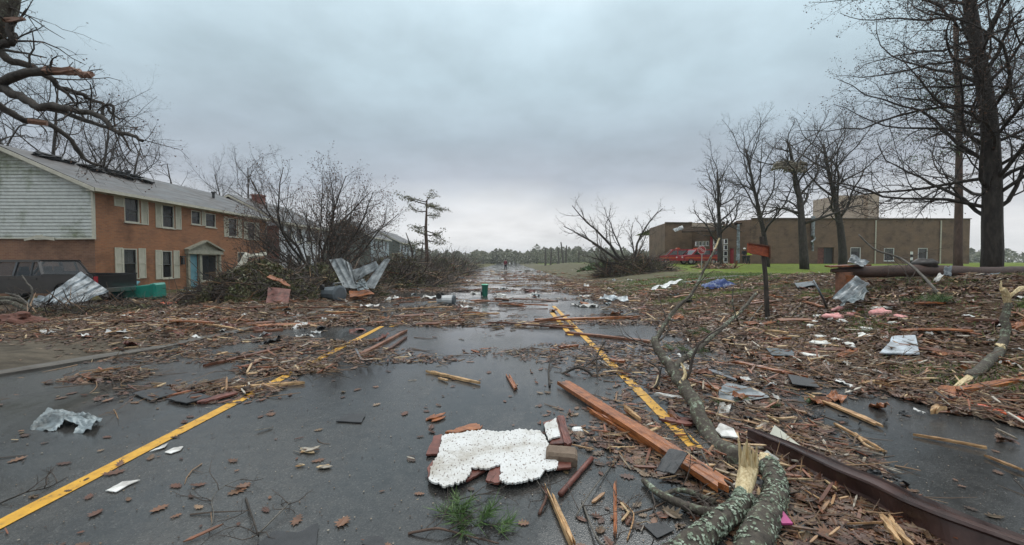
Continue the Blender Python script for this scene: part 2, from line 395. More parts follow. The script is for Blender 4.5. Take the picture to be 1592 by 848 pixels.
m_blue_sid = M_siding('blue_siding', (.35, .42, .45), (.25, .3, .3))
m_trim = M('cream_trim', [(.42, .40, .32), (.55, .53, .44)], 4, .5)
m_oldtrim = M('weathered_trim', [(.20, .20, .15), (.36, .34, .27)], 7, .7)
m_shutter = M('cream_shutter', [(.45, .43, .34), (.56, .54, .44)], 3, .5)
m_shingle = M('roof_shingles', [(.028, .025, .025), (.058, .052, .050), (.11, .095, .09)], 5, .55, .5, 40, stretch=(1, .35, 1), rough2=.35)
m_shingle_d = M('torn_shingles', [(.018, .02, .022), (.04, .042, .046)], 12, .5, .5, 120)
m_glass = M('window_glass', [(.012, .016, .02), (.03, .035, .04)], 2, .08, spec=.8)
m_curtain = M('pale_curtain', [(.14, .14, .13), (.24, .24, .22)], 6, .8, stretch=(6, 6, .4))
m_winframe = M('dark_window_frame', [(.05, .05, .048), (.09, .09, .085)], 6, .5)
m_blue_door = M('blue_door_paint', [(.10, .25, .31), (.15, .32, .38)], 3, .45)
m_tan = M('tan_panel', [(.42, .33, .25), (.52, .42, .32)], 1.5, .7)
m_red = M('red_paint', [(.26, .012, .02), (.36, .02, .028)], 4, .35)
m_redlt = M('red_orange_paint', [(.5, .06, .02), (.6, .12, .03)], 4, .4)
m_white = M('white_paint', [(.62, .63, .62), (.78, .79, .78)], 5, .45)
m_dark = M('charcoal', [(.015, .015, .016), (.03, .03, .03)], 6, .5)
m_rubber = M('black_rubber', [(.01, .01, .01), (.02, .02, .02)], 8, .7)
m_truck = M('truck_charcoal_paint', [(.012, .012, .013), (.024, .023, .024)], 3, .3, coat=.5)
m_chrome = M('dull_chrome', [(.35, .35, .36), (.5, .5, .5)], 6, .35, metal=1)
m_galv = M('galvanised_metal', [(.13, .15, .165), (.28, .31, .33), (.46, .50, .53)], 5, .32, .35, 9, metal=.75, rough2=.5, bdist=.03, grime=4)
m_galv_w = M('pale_sheet_metal', [(.12, .145, .155), (.34, .39, .41)], 6, .4, .3, 12, metal=.35, bdist=.02, grime=4)
m_brownmetal = M('brown_painted_metal', [(.030, .016, .014), (.052, .027, .023), (.075, .040, .034)], 7, .22, .25, 8, rough2=.42, bdist=.01, grime=4)
m_darkgalv = M('dull_zinc', [(.09, .10, .105), (.2, .215, .22), (.34, .37, .38)], 5, .4, .3, 9, metal=.4, rough2=.6, bdist=.02)
m_rust = M('rusty_sign', [(.16, .035, .014), (.32, .07, .02), (.20, .04, .018), (.38, .11, .04)], 12, .7, .3, 30)
m_wood_red = M('wet_red_timber', [(.07, .02, .008), (.24, .07, .022), (.44, .165, .052), (.17, .05, .018), (.34, .12, .038)], 14, .30, .6, 24, stretch=(.5, 9, 9), objrand=.25, bdist=.004, grime=7)
m_wood_brown = M('brown_timber', [(.07, .028, .016), (.17, .065, .035), (.26, .12, .065)], 14, .5, .6, 24, stretch=(.5, 9, 9), objrand=.35, bdist=.004, grime=7)
m_wood_pale = M('pale_split_timber', [(.16, .075, .03), (.44, .25, .11), (.60, .41, .22), (.33, .18, .08)], 14, .55, .6, 24, stretch=(.6, 9, 9), objrand=.2, bdist=.005, grime=7)
m_pole = M('pole_wood', [(.035, .022, .018), (.075, .042, .032), (.11, .062, .045)], 9, .6, .6, 24, stretch=(.6, 5, 5), bdist=.01)
m_wood_fresh = M('fresh_torn_wood', [(.30, .21, .10), (.58, .46, .26), (.72, .62, .40)], 12, .6, .8, 30, stretch=(5, 5, .7), bdist=.006)
m_wood_grey = M('grey_timber', [(.11, .12, .13), (.22, .24, .27)], 14, .5, .4, 24, stretch=(.6, 9, 9), objrand=.2)
m_board_white = M('white_board', [(.5, .5, .48), (.72, .72, .7)], 9, .5, .2, objrand=.2, grime=4)
m_board_maroon = M('maroon_panel', [(.10, .03, .022), (.2, .07, .05)], 9, .5, .3, 50, grime=4)
m_fallen = M('insulation_pink', [(.62, .25, .24), (.75, .42, .40)], 12, .9, .6, 40)
m_fluff = M('insulation_white', [(.62, .62, .58), (.8, .8, .76)], 12, .9, .6, 40)
m_bark = M('dark_bark', [(.014, .011, .009), (.036, .029, .023), (.065, .054, .044)], 9, .8, .9, 20, stretch=(1, 1, .35), bdist=.03)
m_bark_brown = M('pine_bark', [(.05, .032, .024), (.12, .075, .055)], 9, .8, .8, 20, stretch=(1, 1, .35), bdist=.03)
m_bark_grey = M('grey_bark', [(.05, .045, .038), (.11, .10, .085), (.16, .15, .13)], 9, .8, .7, 25, bdist=.02)
m_twig = M('twig_bark', [(.035, .027, .022), (.075, .058, .047)], 9, .75)
m_bud = M('dead_leaf_buds', [(.06, .03, .02), (.14, .08, .05)], 9, .8, island=True)
m_lich = M_lichen('lichen_bark', .30); m_lich2 = M_lichen('heavy_lichen_bark', .25)
m_leaf = M('dead_oak_leaves', [(.022, .011, .008), (.06, .026, .016), (.11, .045, .025), (.035, .022, .015), (.17, .08, .042), (.07, .05, .026), (.28, .18, .11)], 20, .45, island=True)
m_chip = M('wood_chips', [(.05, .022, .014), (.13, .048, .027), (.26, .09, .04), (.09, .055, .038), (.34, .19, .09), (.50, .37, .21), (.11, .085, .06), (.55, .50, .42)], 20, .5, island=True)
m_stick = M('small_sticks', [(.035, .025, .018), (.09, .055, .035), (.16, .10, .06), (.30, .18, .09)], 9, .6, island=True)
m_scrap = M('paper_scraps', [(.5, .5, .48), (.75, .75, .73)], 9, .6, island=True)
m_debris_dark = M('dark_scraps', [(.02, .022, .024), (.06, .05, .045)], 9, .5, island=True)
m_needle = M('green_needles', [(.02, .05, .012), (.05, .11, .02), (.10, .17, .04)], 9, .5, island=True)
m_shrub = M('shrub_leaves', [(.04, .05, .018), (.09, .10, .035), (.13, .13, .055), (.15, .11, .06)], 9, .5, island=True)
m_grass = M('grass_blades', [(.05, .09, .015), (.10, .17, .03), (.18, .24, .06)], 9, .5, island=True)
m_woods = M('spring_wood_foliage', [(.13, .14, .10), (.18, .19, .125), (.23, .23, .165), (.18, .165, .135)], .8, .8, island=True)
m_teal = M('teal_plastic', [(.01, .18, .14), (.018, .25, .19)], 3, .35)
m_tealb = M('blue_teal_plastic', [(.01, .12, .15), (.02, .17, .21)], 3, .35)
m_greenbin = M('dark_green_plastic', [(.01, .10, .065), (.015, .14, .09)], 3, .4)
m_lid = M('pale_green_plastic', [(.10, .42, .27), (.14, .48, .32)], 3, .4)
m_greyplastic = M('grey_plastic', [(.06, .075, .085), (.12, .14, .155)], 4, .4)
m_bucket = M('dirty_white_plastic', [(.35, .36, .36), (.65, .66, .66)], 6, .45)
m_osb = M_flake('flaking_white_panel', (.62, .625, .62), (.12, .075, .055), .365)
m_lightblue = M('pale_blue_board', [(.42, .48, .54), (.50, .56, .62)], 16, .45, .2, 50, grime=4)
m_clay = M('weathered_brick_block', [(.12, .085, .06), (.2, .15, .11)], 16, .85, .8, 60, bdist=.006)
m_skin = M('skin', [(.45, .25, .18), (.5, .3, .2)], 5, .6)
m_hair = M('dark_hair', [(.02, .015, .01), (.03, .02, .015)], 5, .7)
m_jacket = M('maroon_jacket', [(.12, .015, .025), (.18, .025, .04)], 5, .8)
m_pants = M('dark_trousers', [(.012, .014, .02), (.025, .028, .035)], 5, .8)
m_hivis = M('hivis_cloth', [(.6, .75, .05), (.7, .85, .1)], 5, .7)
m_cargo = M('pink_plastic', [(.3, .03, .13), (.4, .05, .2)], 5, .4)
m_lichen_flake = M('lichen_flakes', [(.10, .12, .085), (.22, .27, .20), (.36, .42, .34)], 9, .9, island=True)
m_crumb = M('grit', [(.03, .02, .014), (.10, .06, .04), (.20, .14, .09), (.35, .31, .25)], 9, .6, island=True)
m_navy = M('navy_cloth', [(.01, .03, .12), (.03, .06, .2), (.4, .45, .5)], 5, .7)

# ------------------------------------------------------------------ the setting
def make_ground():
    xs = []; x = -700.0
    def seq(a, b, n): return [a+(b-a)*i/n for i in range(n)]
    xs = seq(-700, -100, 12)+seq(-100, -30, 20)+seq(-30, -9, 40)+seq(-9, -5, 26)+seq(-5, 4.5, 10)+seq(4.5, 16, 60)+seq(16, 60, 44)+seq(60, 700, 14)+[700]
    ys = seq(-60, 0, 8)+seq(0, 30, 110)+seq(30, 90, 60)+seq(90, 250, 24)+seq(250, 1500, 12)+[1500]
    b = MB(); nx = len(xs)
    for Y in ys:
        for X in xs:
            z = hgt(X, Y)
            if XL(Y)-.02 < X < XR: z = 0
            b.v.append((X, Y, z))
    for j in range(len(ys)-1):
        for i in range(nx-1):
            a = j*nx+i; b.f.append((a, a+1, a+1+nx, a+nx)); b.m.append(0)
    o = b.build('ground', m_ground, smooth=True, origin=(0, 0, 0)); tag(o, kind='structure')
    ca = o.data.color_attributes.new('zone', 'FLOAT_COLOR', 'POINT')
    for k, p in enumerate(b.v):
        X, Y = p[0], p[1]; n = noise.noise(V((X*.25, Y*.25, 1)))+.5*noise.noise(V((X, Y, 3)))
        if X > 0:
            lit = 1-ss(18, 22, Y+1.5*n)
            lit = max(lit, 0.0); gr = ss(17, 21, Y+2*n)
            if 6 < Y < 18: gr = max(gr, ss(.25, .6, noise.noise(V((X*.5, Y*.5, 9)))+ .18*(X > 9))); lit *= 1-.75*ss(.15, .5, noise.noise(V((X*.5, Y*.5, 9)))+.18*(X > 9))
            gr *= .15+.85*ss(10, 17, X) if Y > 19 else 1
        else:
            lit = .45*ss(7, 12, Y)+.2*n; gr = ss(60, 80, Y)*.5
            if X < -9 and Y > 16: gr = .5; lit = .5
        ca.data[k].color = (max(0, min(1, gr)), max(0, min(1, lit)), 0, 1)
make_ground()
def strip(name, fa, fb, ys, z, mat, nx=1, kind='structure'):
    b = MB()
    for Y in ys:
        a, c = fa(Y), fb(Y)
        for i in range(nx+1): b.v.append((a+(c-a)*i/nx, Y, z))
    for j in range(len(ys)-1):
        for i in range(nx):
            q = j*(nx+1)+i; b.f.append((q, q+1, q+nx+2, q+nx+1)); b.m.append(0)
    return tag(b.build(name, mat, origin=(0, 0, 0)), kind=kind)
ysr = [-5+i*.25 for i in range(0, 140)]+[30+i*5 for i in range(0, 60)]
strip('road', lambda Y: XL(Y), lambda Y: XR+.1+.12*noise.noise(V((0, Y*1.3, 0)))+.05*noise.noise(V((0, Y*5, 0))), ysr, .006, m_road)
def line(name, x0, y0, y1, w=.115):
    ys = [y0+(y1-y0)*i/60 for i in range(61)]
    strip(name, lambda Y: x0-w/2+.006*noise.noise(V((x0, Y*7, 0))), lambda Y: x0+w/2+.006*noise.noise(V((x0+5, Y*7, 0))), ys, .011, m_paint)
line('road_marking', -2.88, -2, 9.4); line('road_marking', 1.50, 3.22, 13.6)
y = 7.6
while y < 10:
    line('road_marking', -2.64, y+1.7, y+3); line('road_marking', 1.26, y+.6, y+4.2); y += 12
# kerb on the left
kb = MB(); kys = [1+i*.25 for i in range(0, 90)]+[24+i*2 for i in range(0, 40)]
for Y in kys:
    a = XL(Y); w = .012*noise.noise(V((0, Y*2, 7)))
    for (dx, z) in ((.0, -.02), (.0+w, .035), (-.03+w, .055+w), (-.17, .06+w), (-.17, -.05)): kb.v.append((a+dx, Y, z))
for j in range(len(kys)-1):
    for i in range(4):
        q = j*5+i; kb.f.append((q, q+1, q+6, q+5)); kb.m.append(0)
tag(kb.build('kerb', m_kerb, origin=(0, 0, 0)), kind='structure')
# pale footpath crossing the lawn on the right
pb = MB(); n0 = 0; N = 40
for i in range(N+1):
    X = 9+i*.6
    for dy in (0, 1.0): Yp = 20.6+.06*(X-9)+dy; pb.v.append((X, Yp, hgt(X, Yp)+.03))
for i in range(N): pb.f.append((2*i, 2*i+2, 2*i+3, 2*i+1)); pb.m.append(0)
tag(pb.build('path', m_path, origin=(0, 0, 0)), kind='structure')

# ------------------------------------------------------------------ houses on the left
def wall_panel(b, O, U, L, z0, z1, ops, depth, Nn, m=0, mrev=None):
    """wall in plane through O along unit U; ops = [(u0,u1,za,zb)]; reveal goes along -Nn"""
    us = sorted({0.0, L, *[o[0] for o in ops], *[o[1] for o in ops]}); zs = sorted({z0, z1, *[o[2] for o in ops], *[o[3] for o in ops]})
    pt = lambda u, z, d=0.0: (O[0]+U[0]*u-Nn[0]*d, O[1]+U[1]*u-Nn[1]*d, z)
    for i in range(len(us)-1):
        for j in range(len(zs)-1):
            uc, zc = (us[i]+us[i+1])/2, (zs[j]+zs[j+1])/2
            if any(o[0] < uc < o[1] and o[2] < zc < o[3] for o in ops): continue
            b.face([pt(us[i], zs[j]), pt(us[i+1], zs[j]), pt(us[i+1], zs[j+1]), pt(us[i], zs[j+1])], m)
    for (a, c, d, e) in ops:
        for (p, q) in (((a, d), (a, e)), ((c, e), (c, d)), ((a, e), (c, e)), ((c, d), (a, d))):
            b.face([pt(*p), pt(*q), pt(q[0], q[1], depth), pt(p[0], p[1], depth)], m)
def window(parent, O, U, Nn, u0, u1, za, zb, sashes=True, curtain=.5, lites=2, frame_mat=None):
    """window part > sill, pane, curtain"""
    fm = frame_mat or m_trim
    pt = lambda u, z, d=0.0: V((O[0]+U[0]*u+Nn[0]*d, O[1]+U[1]*u+Nn[1]*d, z))
    up = V((Nn[0], Nn[1], 0)); w = .055
    f = MB()
    for (a, c) in (((u0+w/2, za), (u0+w/2, zb)), ((u1-w/2, za), (u1-w/2, zb))): f.bar(pt(*a, -.04), pt(*c, -.04), w, .07, up=up)
    for z in (za+w/2, zb-w/2): f.bar(pt(u0+w, z, -.04), pt(u1-w, z, -.04), w, .07, up=up)
    if sashes:
        zm = (za+zb)/2; f.bar(pt(u0+w, zm, -.045), pt(u1-w, zm, -.045), .05, .05, up=up, m=1)
        for (p, q, d) in ((za+w, zm-.025, -.075), (zm+.025, zb-w, -.055)):
            f.bar(pt(u0+w+.015, p, d), pt(u0+w+.015, q, d), .03, .03, up=up, m=1); f.bar(pt(u1-w-.015, p, d), pt(u1-w-.015, q, d), .03, .03, up=up, m=1)
    o = f.build('window', [fm, m_winframe], parent)
    p = MB(); p.face([pt(u0+w, za+w, -.085), pt(u1-w, za+w, -.085), pt(u1-w, zb-w, -.085), pt(u0+w, zb-w, -.085)]); p.build('pane', m_pane, o)
    r = MB(); r.face([pt(u0-.02, za-.02, -.6), pt(u1+.02, za-.02, -.6), pt(u1+.02, zb+.02, -.6), pt(u0-.02, zb+.02, -.6)])  # charcoal sheet behind the glass, its colour stands in for the unlit room
    if curtain:
        nn = 24; zc = zb-(zb-za)*curtain
        for i in range(nn):
            a, c = u0+w+(u1-u0-2*w)*i/nn, u0+w+(u1-u0-2*w)*(i+1)/nn; da = -.14-.02*math.sin(i*1.9); dc = -.14-.02*math.sin((i+1)*1.9)
            r.face([pt(a, zc, da), pt(c, zc, dc), pt(c, zb-w, dc), pt(a, zb-w, da)], 1)
    r.build('curtain', [m_dark, m_curtain], o)
    s = MB(); s.bar(pt(u0-.05, za-.03, .0), pt(u1+.05, za-.03, .0), .05, .12, up=up); s.build('sill', fm, o)
    return o
def mk_pane():
    m, t, b = newmat('window_pane'); b.inputs['Base Color'].default_value = (.05, .055, .06, 1); b.inputs['Roughness'].default_value = .04
    b.inputs['Alpha'].default_value = .45; b.inputs['Specular IOR Level'].default_value = .7
    return m
m_pane = mk_pane()
def shutter(parent, O, U, Nn, u0, u1, za, zb, tilt=0):
    pt = lambda u, z, d=0.0: V((O[0]+U[0]*u+Nn[0]*d, O[1]+U[1]*u+Nn[1]*d, z)); up = V((Nn[0], Nn[1], 0))
    s = MB(); w = .05
    s.bar(pt(u0+w/2, za, .02), pt(u0+w/2, zb, .02), w, .035, up=up); s.bar(pt(u1-w/2, za, .02), pt(u1-w/2, zb, .02), w, .035, up=up)
    for z in (za+w/2, (za+zb)/2, zb-w/2): s.bar(pt(u0+w, z, .02), pt(u1-w, z, .02), w, .034, up=up)
    z = za+w+.03
    while z < zb-w-.02:
        s.bar(pt(u0+w, z, .015), pt(u1-w, z, .015), .035, .012, up=(up+V((0, 0, .8))).normalized()); z += .045
    s.face([pt(u0+w, za+w, .006), pt(u1-w, za+w, .006), pt(u1-w, zb-w, .006), pt(u0+w, zb-w, .006)])
    return s.build('shutter', m_shutter, parent)
def siding(b, x0f, x1f, Y, z0, z1, lap=.16, m=0, dirv=1, axis='x', X=0):
    """horizontal lap boards; x0f,x1f functions of z; each lap leans out at its foot"""
    z = z0
    while z < z1:
        zt = min(z+lap, z1); a, c, a2, c2 = x0f(z), x1f(z), x0f(zt), x1f(zt)
        if axis == 'x':
            y0 = Y-.038*dirv
            b.face([(a, y0, z), (c, y0, z), (c2, Y, zt), (a2, Y, zt)], m); b.face([(a, Y, z), (c, Y, z), (c, y0, z), (a, y0, z)], m)
        else:
            x0 = X+.022*dirv
            b.face([(x0, a, z), (x0, c, z), (X, c2, zt), (X, a2, zt)], m); b.face([(X, a, z), (X, c, z), (x0, c, z), (x0, a, z)], m)
        z = zt
def facade_uv(FX, px, py):
    d = ray(px, py); t = FX/d.x; q = V((0, 0, EYE))+d*t; return q.y, q.z
def house1():
    FX = -19.5; D0 = facade_uv(FX, 148, 400)[0]; D1 = facade_uv(FX, 415, 400)[0]
    zb = -.3; ze = 4.95; zr = 6.75; xr = -23.6; xb = 2*xr-FX; zs = 2.52
    root = empty('brick_house', (FX-4, (D0+D1)/2, zb), 'two-storey orange brick terrace with pale sided gable end, nearest house on the left', 'house')
    O = (FX, D0, 0); U = (0, 1, 0); Nn = (1, 0, 0); L = D1-D0
    Z = 2.8275
    def W(xa, xb_, ya, yb):     # rectangle on the facade from the photograph's zoom coordinates
        ua, za = facade_uv(FX, xa/Z, 200+ya/Z); ub, _ = facade_uv(FX, xb_/Z, 200+ya/Z); _, zz = facade_uv(FX, xa/Z, 200+yb/Z)
        return (ua-D0, ub-D0, zz, za)
    ups = [W(545, 612, 298, 410), W(712, 765, 332, 435), W(840, 882, 358, 420), W(903, 948, 370, 432), W(1003, 1042, 392, 475), W(1088, 1122, 410, 487)]
    lows = [W(541, 603, 527, 660), W(712, 757, 537, 660)]
    du = W(830, 868, 552, 695); dr = (du[0], du[1]*1.0, zb+.1, du[3]); dw = (du[1]+.35, du[1]+1.75, zb+.5, du[3])
    f2 = (L-3.6, L-2.6, .75, 2.15)
    zt_up = sum(o[3] for o in ups[:3])/3
    b = MB(); wall_panel(b, O, U, L, zb, ze, ups+lows+[dr, dw, f2], .14, Nn)
    # far end, back, lower part of gable end wall (second material)
    b.face([(FX, D1, zb), (xb, D1, zb), (xb, D1, ze), (xr, D1, zr), (FX, D1, ze)]); b.face([(xb, D0, zb), (xb, D0, ze), (xb, D1, ze), (xb, D1, zb)])
    b.face([(FX, D0, zb), (FX, D0, zs), (xb, D0, zs), (xb, D0, zb)], 1)
    b.build('wall', [m_brick, m_brick2], root)
    # gable siding, real laps
    s = MB(); rake = lambda z: max(0, min(1, (z-ze)/(zr-ze)))
    siding(s, lambda z: xb+(xr-xb)*rake(z), lambda z: FX-.02+(xr-FX)*rake(z), D0-.02, zs, zr-.02)
    s.face([(xb, D0-.001, ze), (xb, D0-.001, zs), (FX, D0-.001, zs), (FX, D0-.001, ze), (xr, D0-.001, zr)])
    s.box((FX-.01, D0-.02, (zs+ze)/2), (.10, .10, ze-zs), m=1); s.build('gable_siding', [m_siding, m_trim], root)
    # bent trim along the foot of the siding
    t = MB(); pts = [P(-30, 371, D0-.1), P(60, 369, D0-.12), P(150, 372, D0-.1)]
    t.bar(P(38, 373, D0-.2), P(66, 367, D0-.2), .05, .12); t.bar(P(55, 372, D0-.25), P(147, 371, D0-.15), .12, .07); t.bar(P(-60, 370, D0-.08), P(50, 371, D0-.08), .05, .06)
    t.bar(P(56, 368, D0-.3), P(85, 372, D0-.3), .04, .14, m=0); t.build('loose_trim', m_trim, root)
    # roof
    r = MB(); oh = .42; rk = .35; sl = (zr-ze)/(FX-xr)
    def slope(sgn):
        xe = (FX+oh) if sgn > 0 else (xb-oh); zeave = ze+.06-sl*oh; zrr = zr+.1
        r.prism([(xe, D0-rk, zeave), (xe, D1+rk, zeave), (xr, D1+rk, zrr), (xr, D0-rk, zrr)], (0, 0, .07))
    slope(1); slope(-1)
    ro = r.build('roof', m_shingle, root)
    # fascia, soffit, gutter
    f = MB(); zeave = ze+.06-sl*oh
    f.box((FX+oh/2, (D0+D1)/2, zeave-.06), (oh, L+2*rk, .03)); f.box((FX+oh+.012, (D0+D1)/2, zeave-.01), (.025, L+2*rk, .15))
    f.box((FX+.02, (D0+D1)/2, ze-.14), (.05, L, .2))
    for sx, xe in ((1, FX+oh), (-1, xb-oh)):
        f.prism([(xe, D0-rk-.02, zeave-.12), (xr, D0-rk-.02, zr-.05), (xr, D0-rk-.02, zr+.12), (xe, D0-rk-.02, zeave+.05)], (0, -.03, 0))
        f.prism([(xe, D0-rk, zeave-.06), (xr, D0-rk, zr+.02), (xr, D0, zr+.02), (xe, D0, zeave-.06)], (0, 0, -.02))
    f.build('fascia', m_trim, root)
    # torn patch of darker shingles near the ridge
    t2 = MB()
    for k in range(26):
        yy = D0+rnd.uniform(.6, 7); xx = xr+rnd.uniform(.1, 1.5); zz = zr+.18-(xx-xr)*sl
        t2.box((xx, yy, zz+.03), (rnd.uniform(.25, .5), rnd.uniform(.4, 1.2), .03), Matrix.Rotation(rnd.uniform(-.5, .3), 3, 'Y') @ Matrix.Rotation(rnd.uniform(-.3, .3), 3, 'Z'))
    t2.build('torn_shingles', m_shingle_d, ro)
    for i, o in enumerate(ups): window(root, O, U, Nn, *o, curtain=.0 if i % 2 else .55)
    for i, o in enumerate(lows): window(root, O, U, Nn, *o, curtain=.5)
    window(root, O, U, Nn, *f2, curtain=.4)
    sw = .42
    a = ups[0]; shutter(root, O, U, Nn, a[0]-.55, a[0]-.05, a[3]-.55, a[3]+.05); shutter(root, O, U, Nn, a[1]+.07, a[1]+.5, a[2]-.05, a[3]-.05)
    for a in (ups[1], lows[0], lows[1], ups[4], ups[5]):
        shutter(root, O, U, Nn, a[0]-sw-.04, a[0]-.04, a[2]-.03, a[3]+.03); shutter(root, O, U, Nn, a[1]+.06, a[1]+sw+.06, a[2]-.03, a[3]+.03)
    a, c = ups[2], ups[3]; shutter(root, O, U, Nn, a[1]+.06, c[0]-.06, a[2]-.02, a[3]+.02)
    # door with surround, pediment, side panel
    dd = MB(); dd.box((FX-.06, D0+(dr[0]+dr[1])/2, (dr[2]+dr[3])/2), (.05, dr[1]-dr[0], dr[3]-dr[2]))
    for zz in (.2, .58, .82): dd.box((FX-.03, D0+(dr[0]+dr[1])/2, dr[2]+(dr[3]-dr[2])*zz), (.02, (dr[1]-dr[0])*.62, .34))
    do = dd.build('door', m_blue_door, root)
    hh = MB(); hh.ball((FX-.0, D0+dr[1]-.12, dr[2]+1.0), .035); hh.build('handle', m_chrome, do)
    sr = MB(); y0, y1 = D0+dr[0]-.22, D0+dw[1]+.2; zt = dr[3]
    for yy in (y0+.08, D0+dr[1]+.12, y1-.08): sr.box((FX+.06, yy, (zb+zt)/2), (.14, .17, zt-zb))
    sr.box((FX+.1, (y0+y1)/2, zt+.12), (.24, y1-y0+.2, .24)); ym = (y0+y1)/2
    for a, c in (((y0-.15, zt+.26), (ym, zt+.85)), ((y1+.15, zt+.26), (ym, zt+.85))): sr.bar((FX+.13, a[0], a[1]), (FX+.13, c[0], c[1]), .10, .3, up=V((1, 0, 0)))
    sr.prism([(FX+.02, y0, zt+.24), (FX+.02, y1, zt+.24), (FX+.02, ym, zt+.8)], (.06, 0, 0)); sr.build('door_surround', m_oldtrim, root)
    window(root, O, U, Nn, *dw, curtain=.0, sashes=False)
    lb = MB(); lb.box((FX+.1, D0+dr[0]-.6, 1.5), (.16, .16, .42), taper=.7); lb.box((FX+.1, D0+dr[0]-.6, 1.76), (.2, .2, .06)); lb.build('wall_lamp', m_dark, root)
    # downpipe at the far corner
    dp = MB(); dp.tube([V((FX+.06, D1-.15, ze-.1)), V((FX+.06, D1-.15, zb+.2))], [.04, .04], 8); dp.build('downpipe', m_trim, root)
    for (y, x) in ((D0+5, xr+1.2), (D1-2.4, xr+1.6)):
        c = MB(); zz = zr-(x-xr)*sl; c.tube([V((x, y, zz)), V((x, y, zz+.5))], [.09, .09], 10); c.tube([V((x, y, zz+.5)), V((x, y, zz+.6))], [.15, .15], 10); c.build('roof_vent', m_dark, ro)
    return D0, D1
H1 = house1()
def row_house(name, label, D0, D1, FX, xr, ze, zr, walls, gable, front, zsplit, wins, chim=None, zb=-.3, winmat=None, curtain=.5):
    root = empty(name, (FX-3.5, (D0+D1)/2, zb), label, 'house'); xb = 2*xr-FX; L = D1-D0
    O = (FX, D0, 0); U = (0, 1, 0); Nn = (1, 0, 0)
    b = MB(); wall_panel(b, O, U, L, zb, ze, wins, .12, Nn, m=1)
    b.face([(FX, D0, zb), (FX, D0, zsplit), (xb, D0, zsplit), (xb, D0, zb)], 0)
    b.face([(FX, D1, zb), (xb, D1, zb), (xb, D1, ze), (xr, D1, zr), (FX, D1, ze)], 1); b.face([(xb, D0, zb), (xb, D0, ze), (xb, D1, ze), (xb, D1, zb)], 1)
    b.build('wall', [walls, front], root)
    s = MB(); rake = lambda z: max(0, min(1, (z-ze)/(zr-ze)))
    siding(s, lambda z: xb+(xr-xb)*rake(z), lambda z: FX-.02+(xr-FX)*rake(z), D0-.02, zsplit, zr-.02, lap=.18)
    s.face([(xb, D0-.001, ze), (xb, D0-.001, zsplit), (FX, D0-.001, zsplit), (FX, D0-.001, ze), (xr, D0-.001, zr)]); s.build('gable_siding', gable, root)
    r = MB(); oh = .4; rk = .35; sl = (zr-ze)/(FX-xr); zeave = ze+.06-sl*oh
    for xe in (FX+oh, xb-oh): r.prism([(xe, D0-rk, zeave), (xe, D1+rk, zeave), (xr, D1+rk, zr+.1), (xr, D0-rk, zr+.1)], (0, 0, .08))
    ro = r.build('roof', m_shingle, root)
    f = MB(); f.box((FX+oh+.012, (D0+D1)/2, zeave-.01), (.025, L+2*rk, .18)); f.box((FX+oh/2, (D0+D1)/2, zeave-.06), (oh, L, .03))
    for xe in (FX+oh, xb-oh): f.prism([(xe, D0-rk-.02, zeave-.12), (xr, D0-rk-.02, zr-.05), (xr, D0-rk-.02, zr+.12), (xe, D0-rk-.02, zeave+.05)], (0, -.03, 0))
    f.build('fascia', m_trim, root)
    if chim:
        c = MB(); c.box((chim[0], chim[1], zr), (.8, .8, 1.1)); c.box((chim[0], chim[1], zr+.6), (.95, .95, .12)); c.build('chimney', m_brick_dark, ro)
    for k, o in enumerate(wins): window(root, O, U, Nn, *o, curtain=curtain, frame_mat=winmat)
    return root
def wrow(L, n, zs, w=.95, h=1.35, m=1.2):
    return [(m+(L-2*m-w)*i/(n-1), m+(L-2*m-w)*i/(n-1)+w, z, z+h) for i in range(n) for z in zs]
row_house('white_house', 'white house with brick end wall and red chimney, beyond the orange brick terrace', 36.2, 45, -20.0, -24.1, 5.0, 7.1, m_brick_dark, m_white_sid, m_white_sid, 4.6, wrow(8.8, 4, (.7, 3.3)), chim=(-23.7, 39.5))
row_house('green_house', 'dark green sided house with gable facing the camera, beyond the tangled crown', 59, 68, -19.6, -23.4, 5.0, 7.3, m_green_sid, m_green_sid, m_blue_sid, .2, wrow(9, 4, (.7, 3.2), 1.0, 1.4), winmat=m_white)
row_house('blue_house', 'small pale blue house with dark roof, farthest of the left row', 77, 90, -20.2, -24.6, 5.0, 7.2, m_blue_sid, m_green_sid, m_blue_sid, .2, wrow(13, 5, (.7, 3.2), 1.2, 1.4), winmat=m_white)

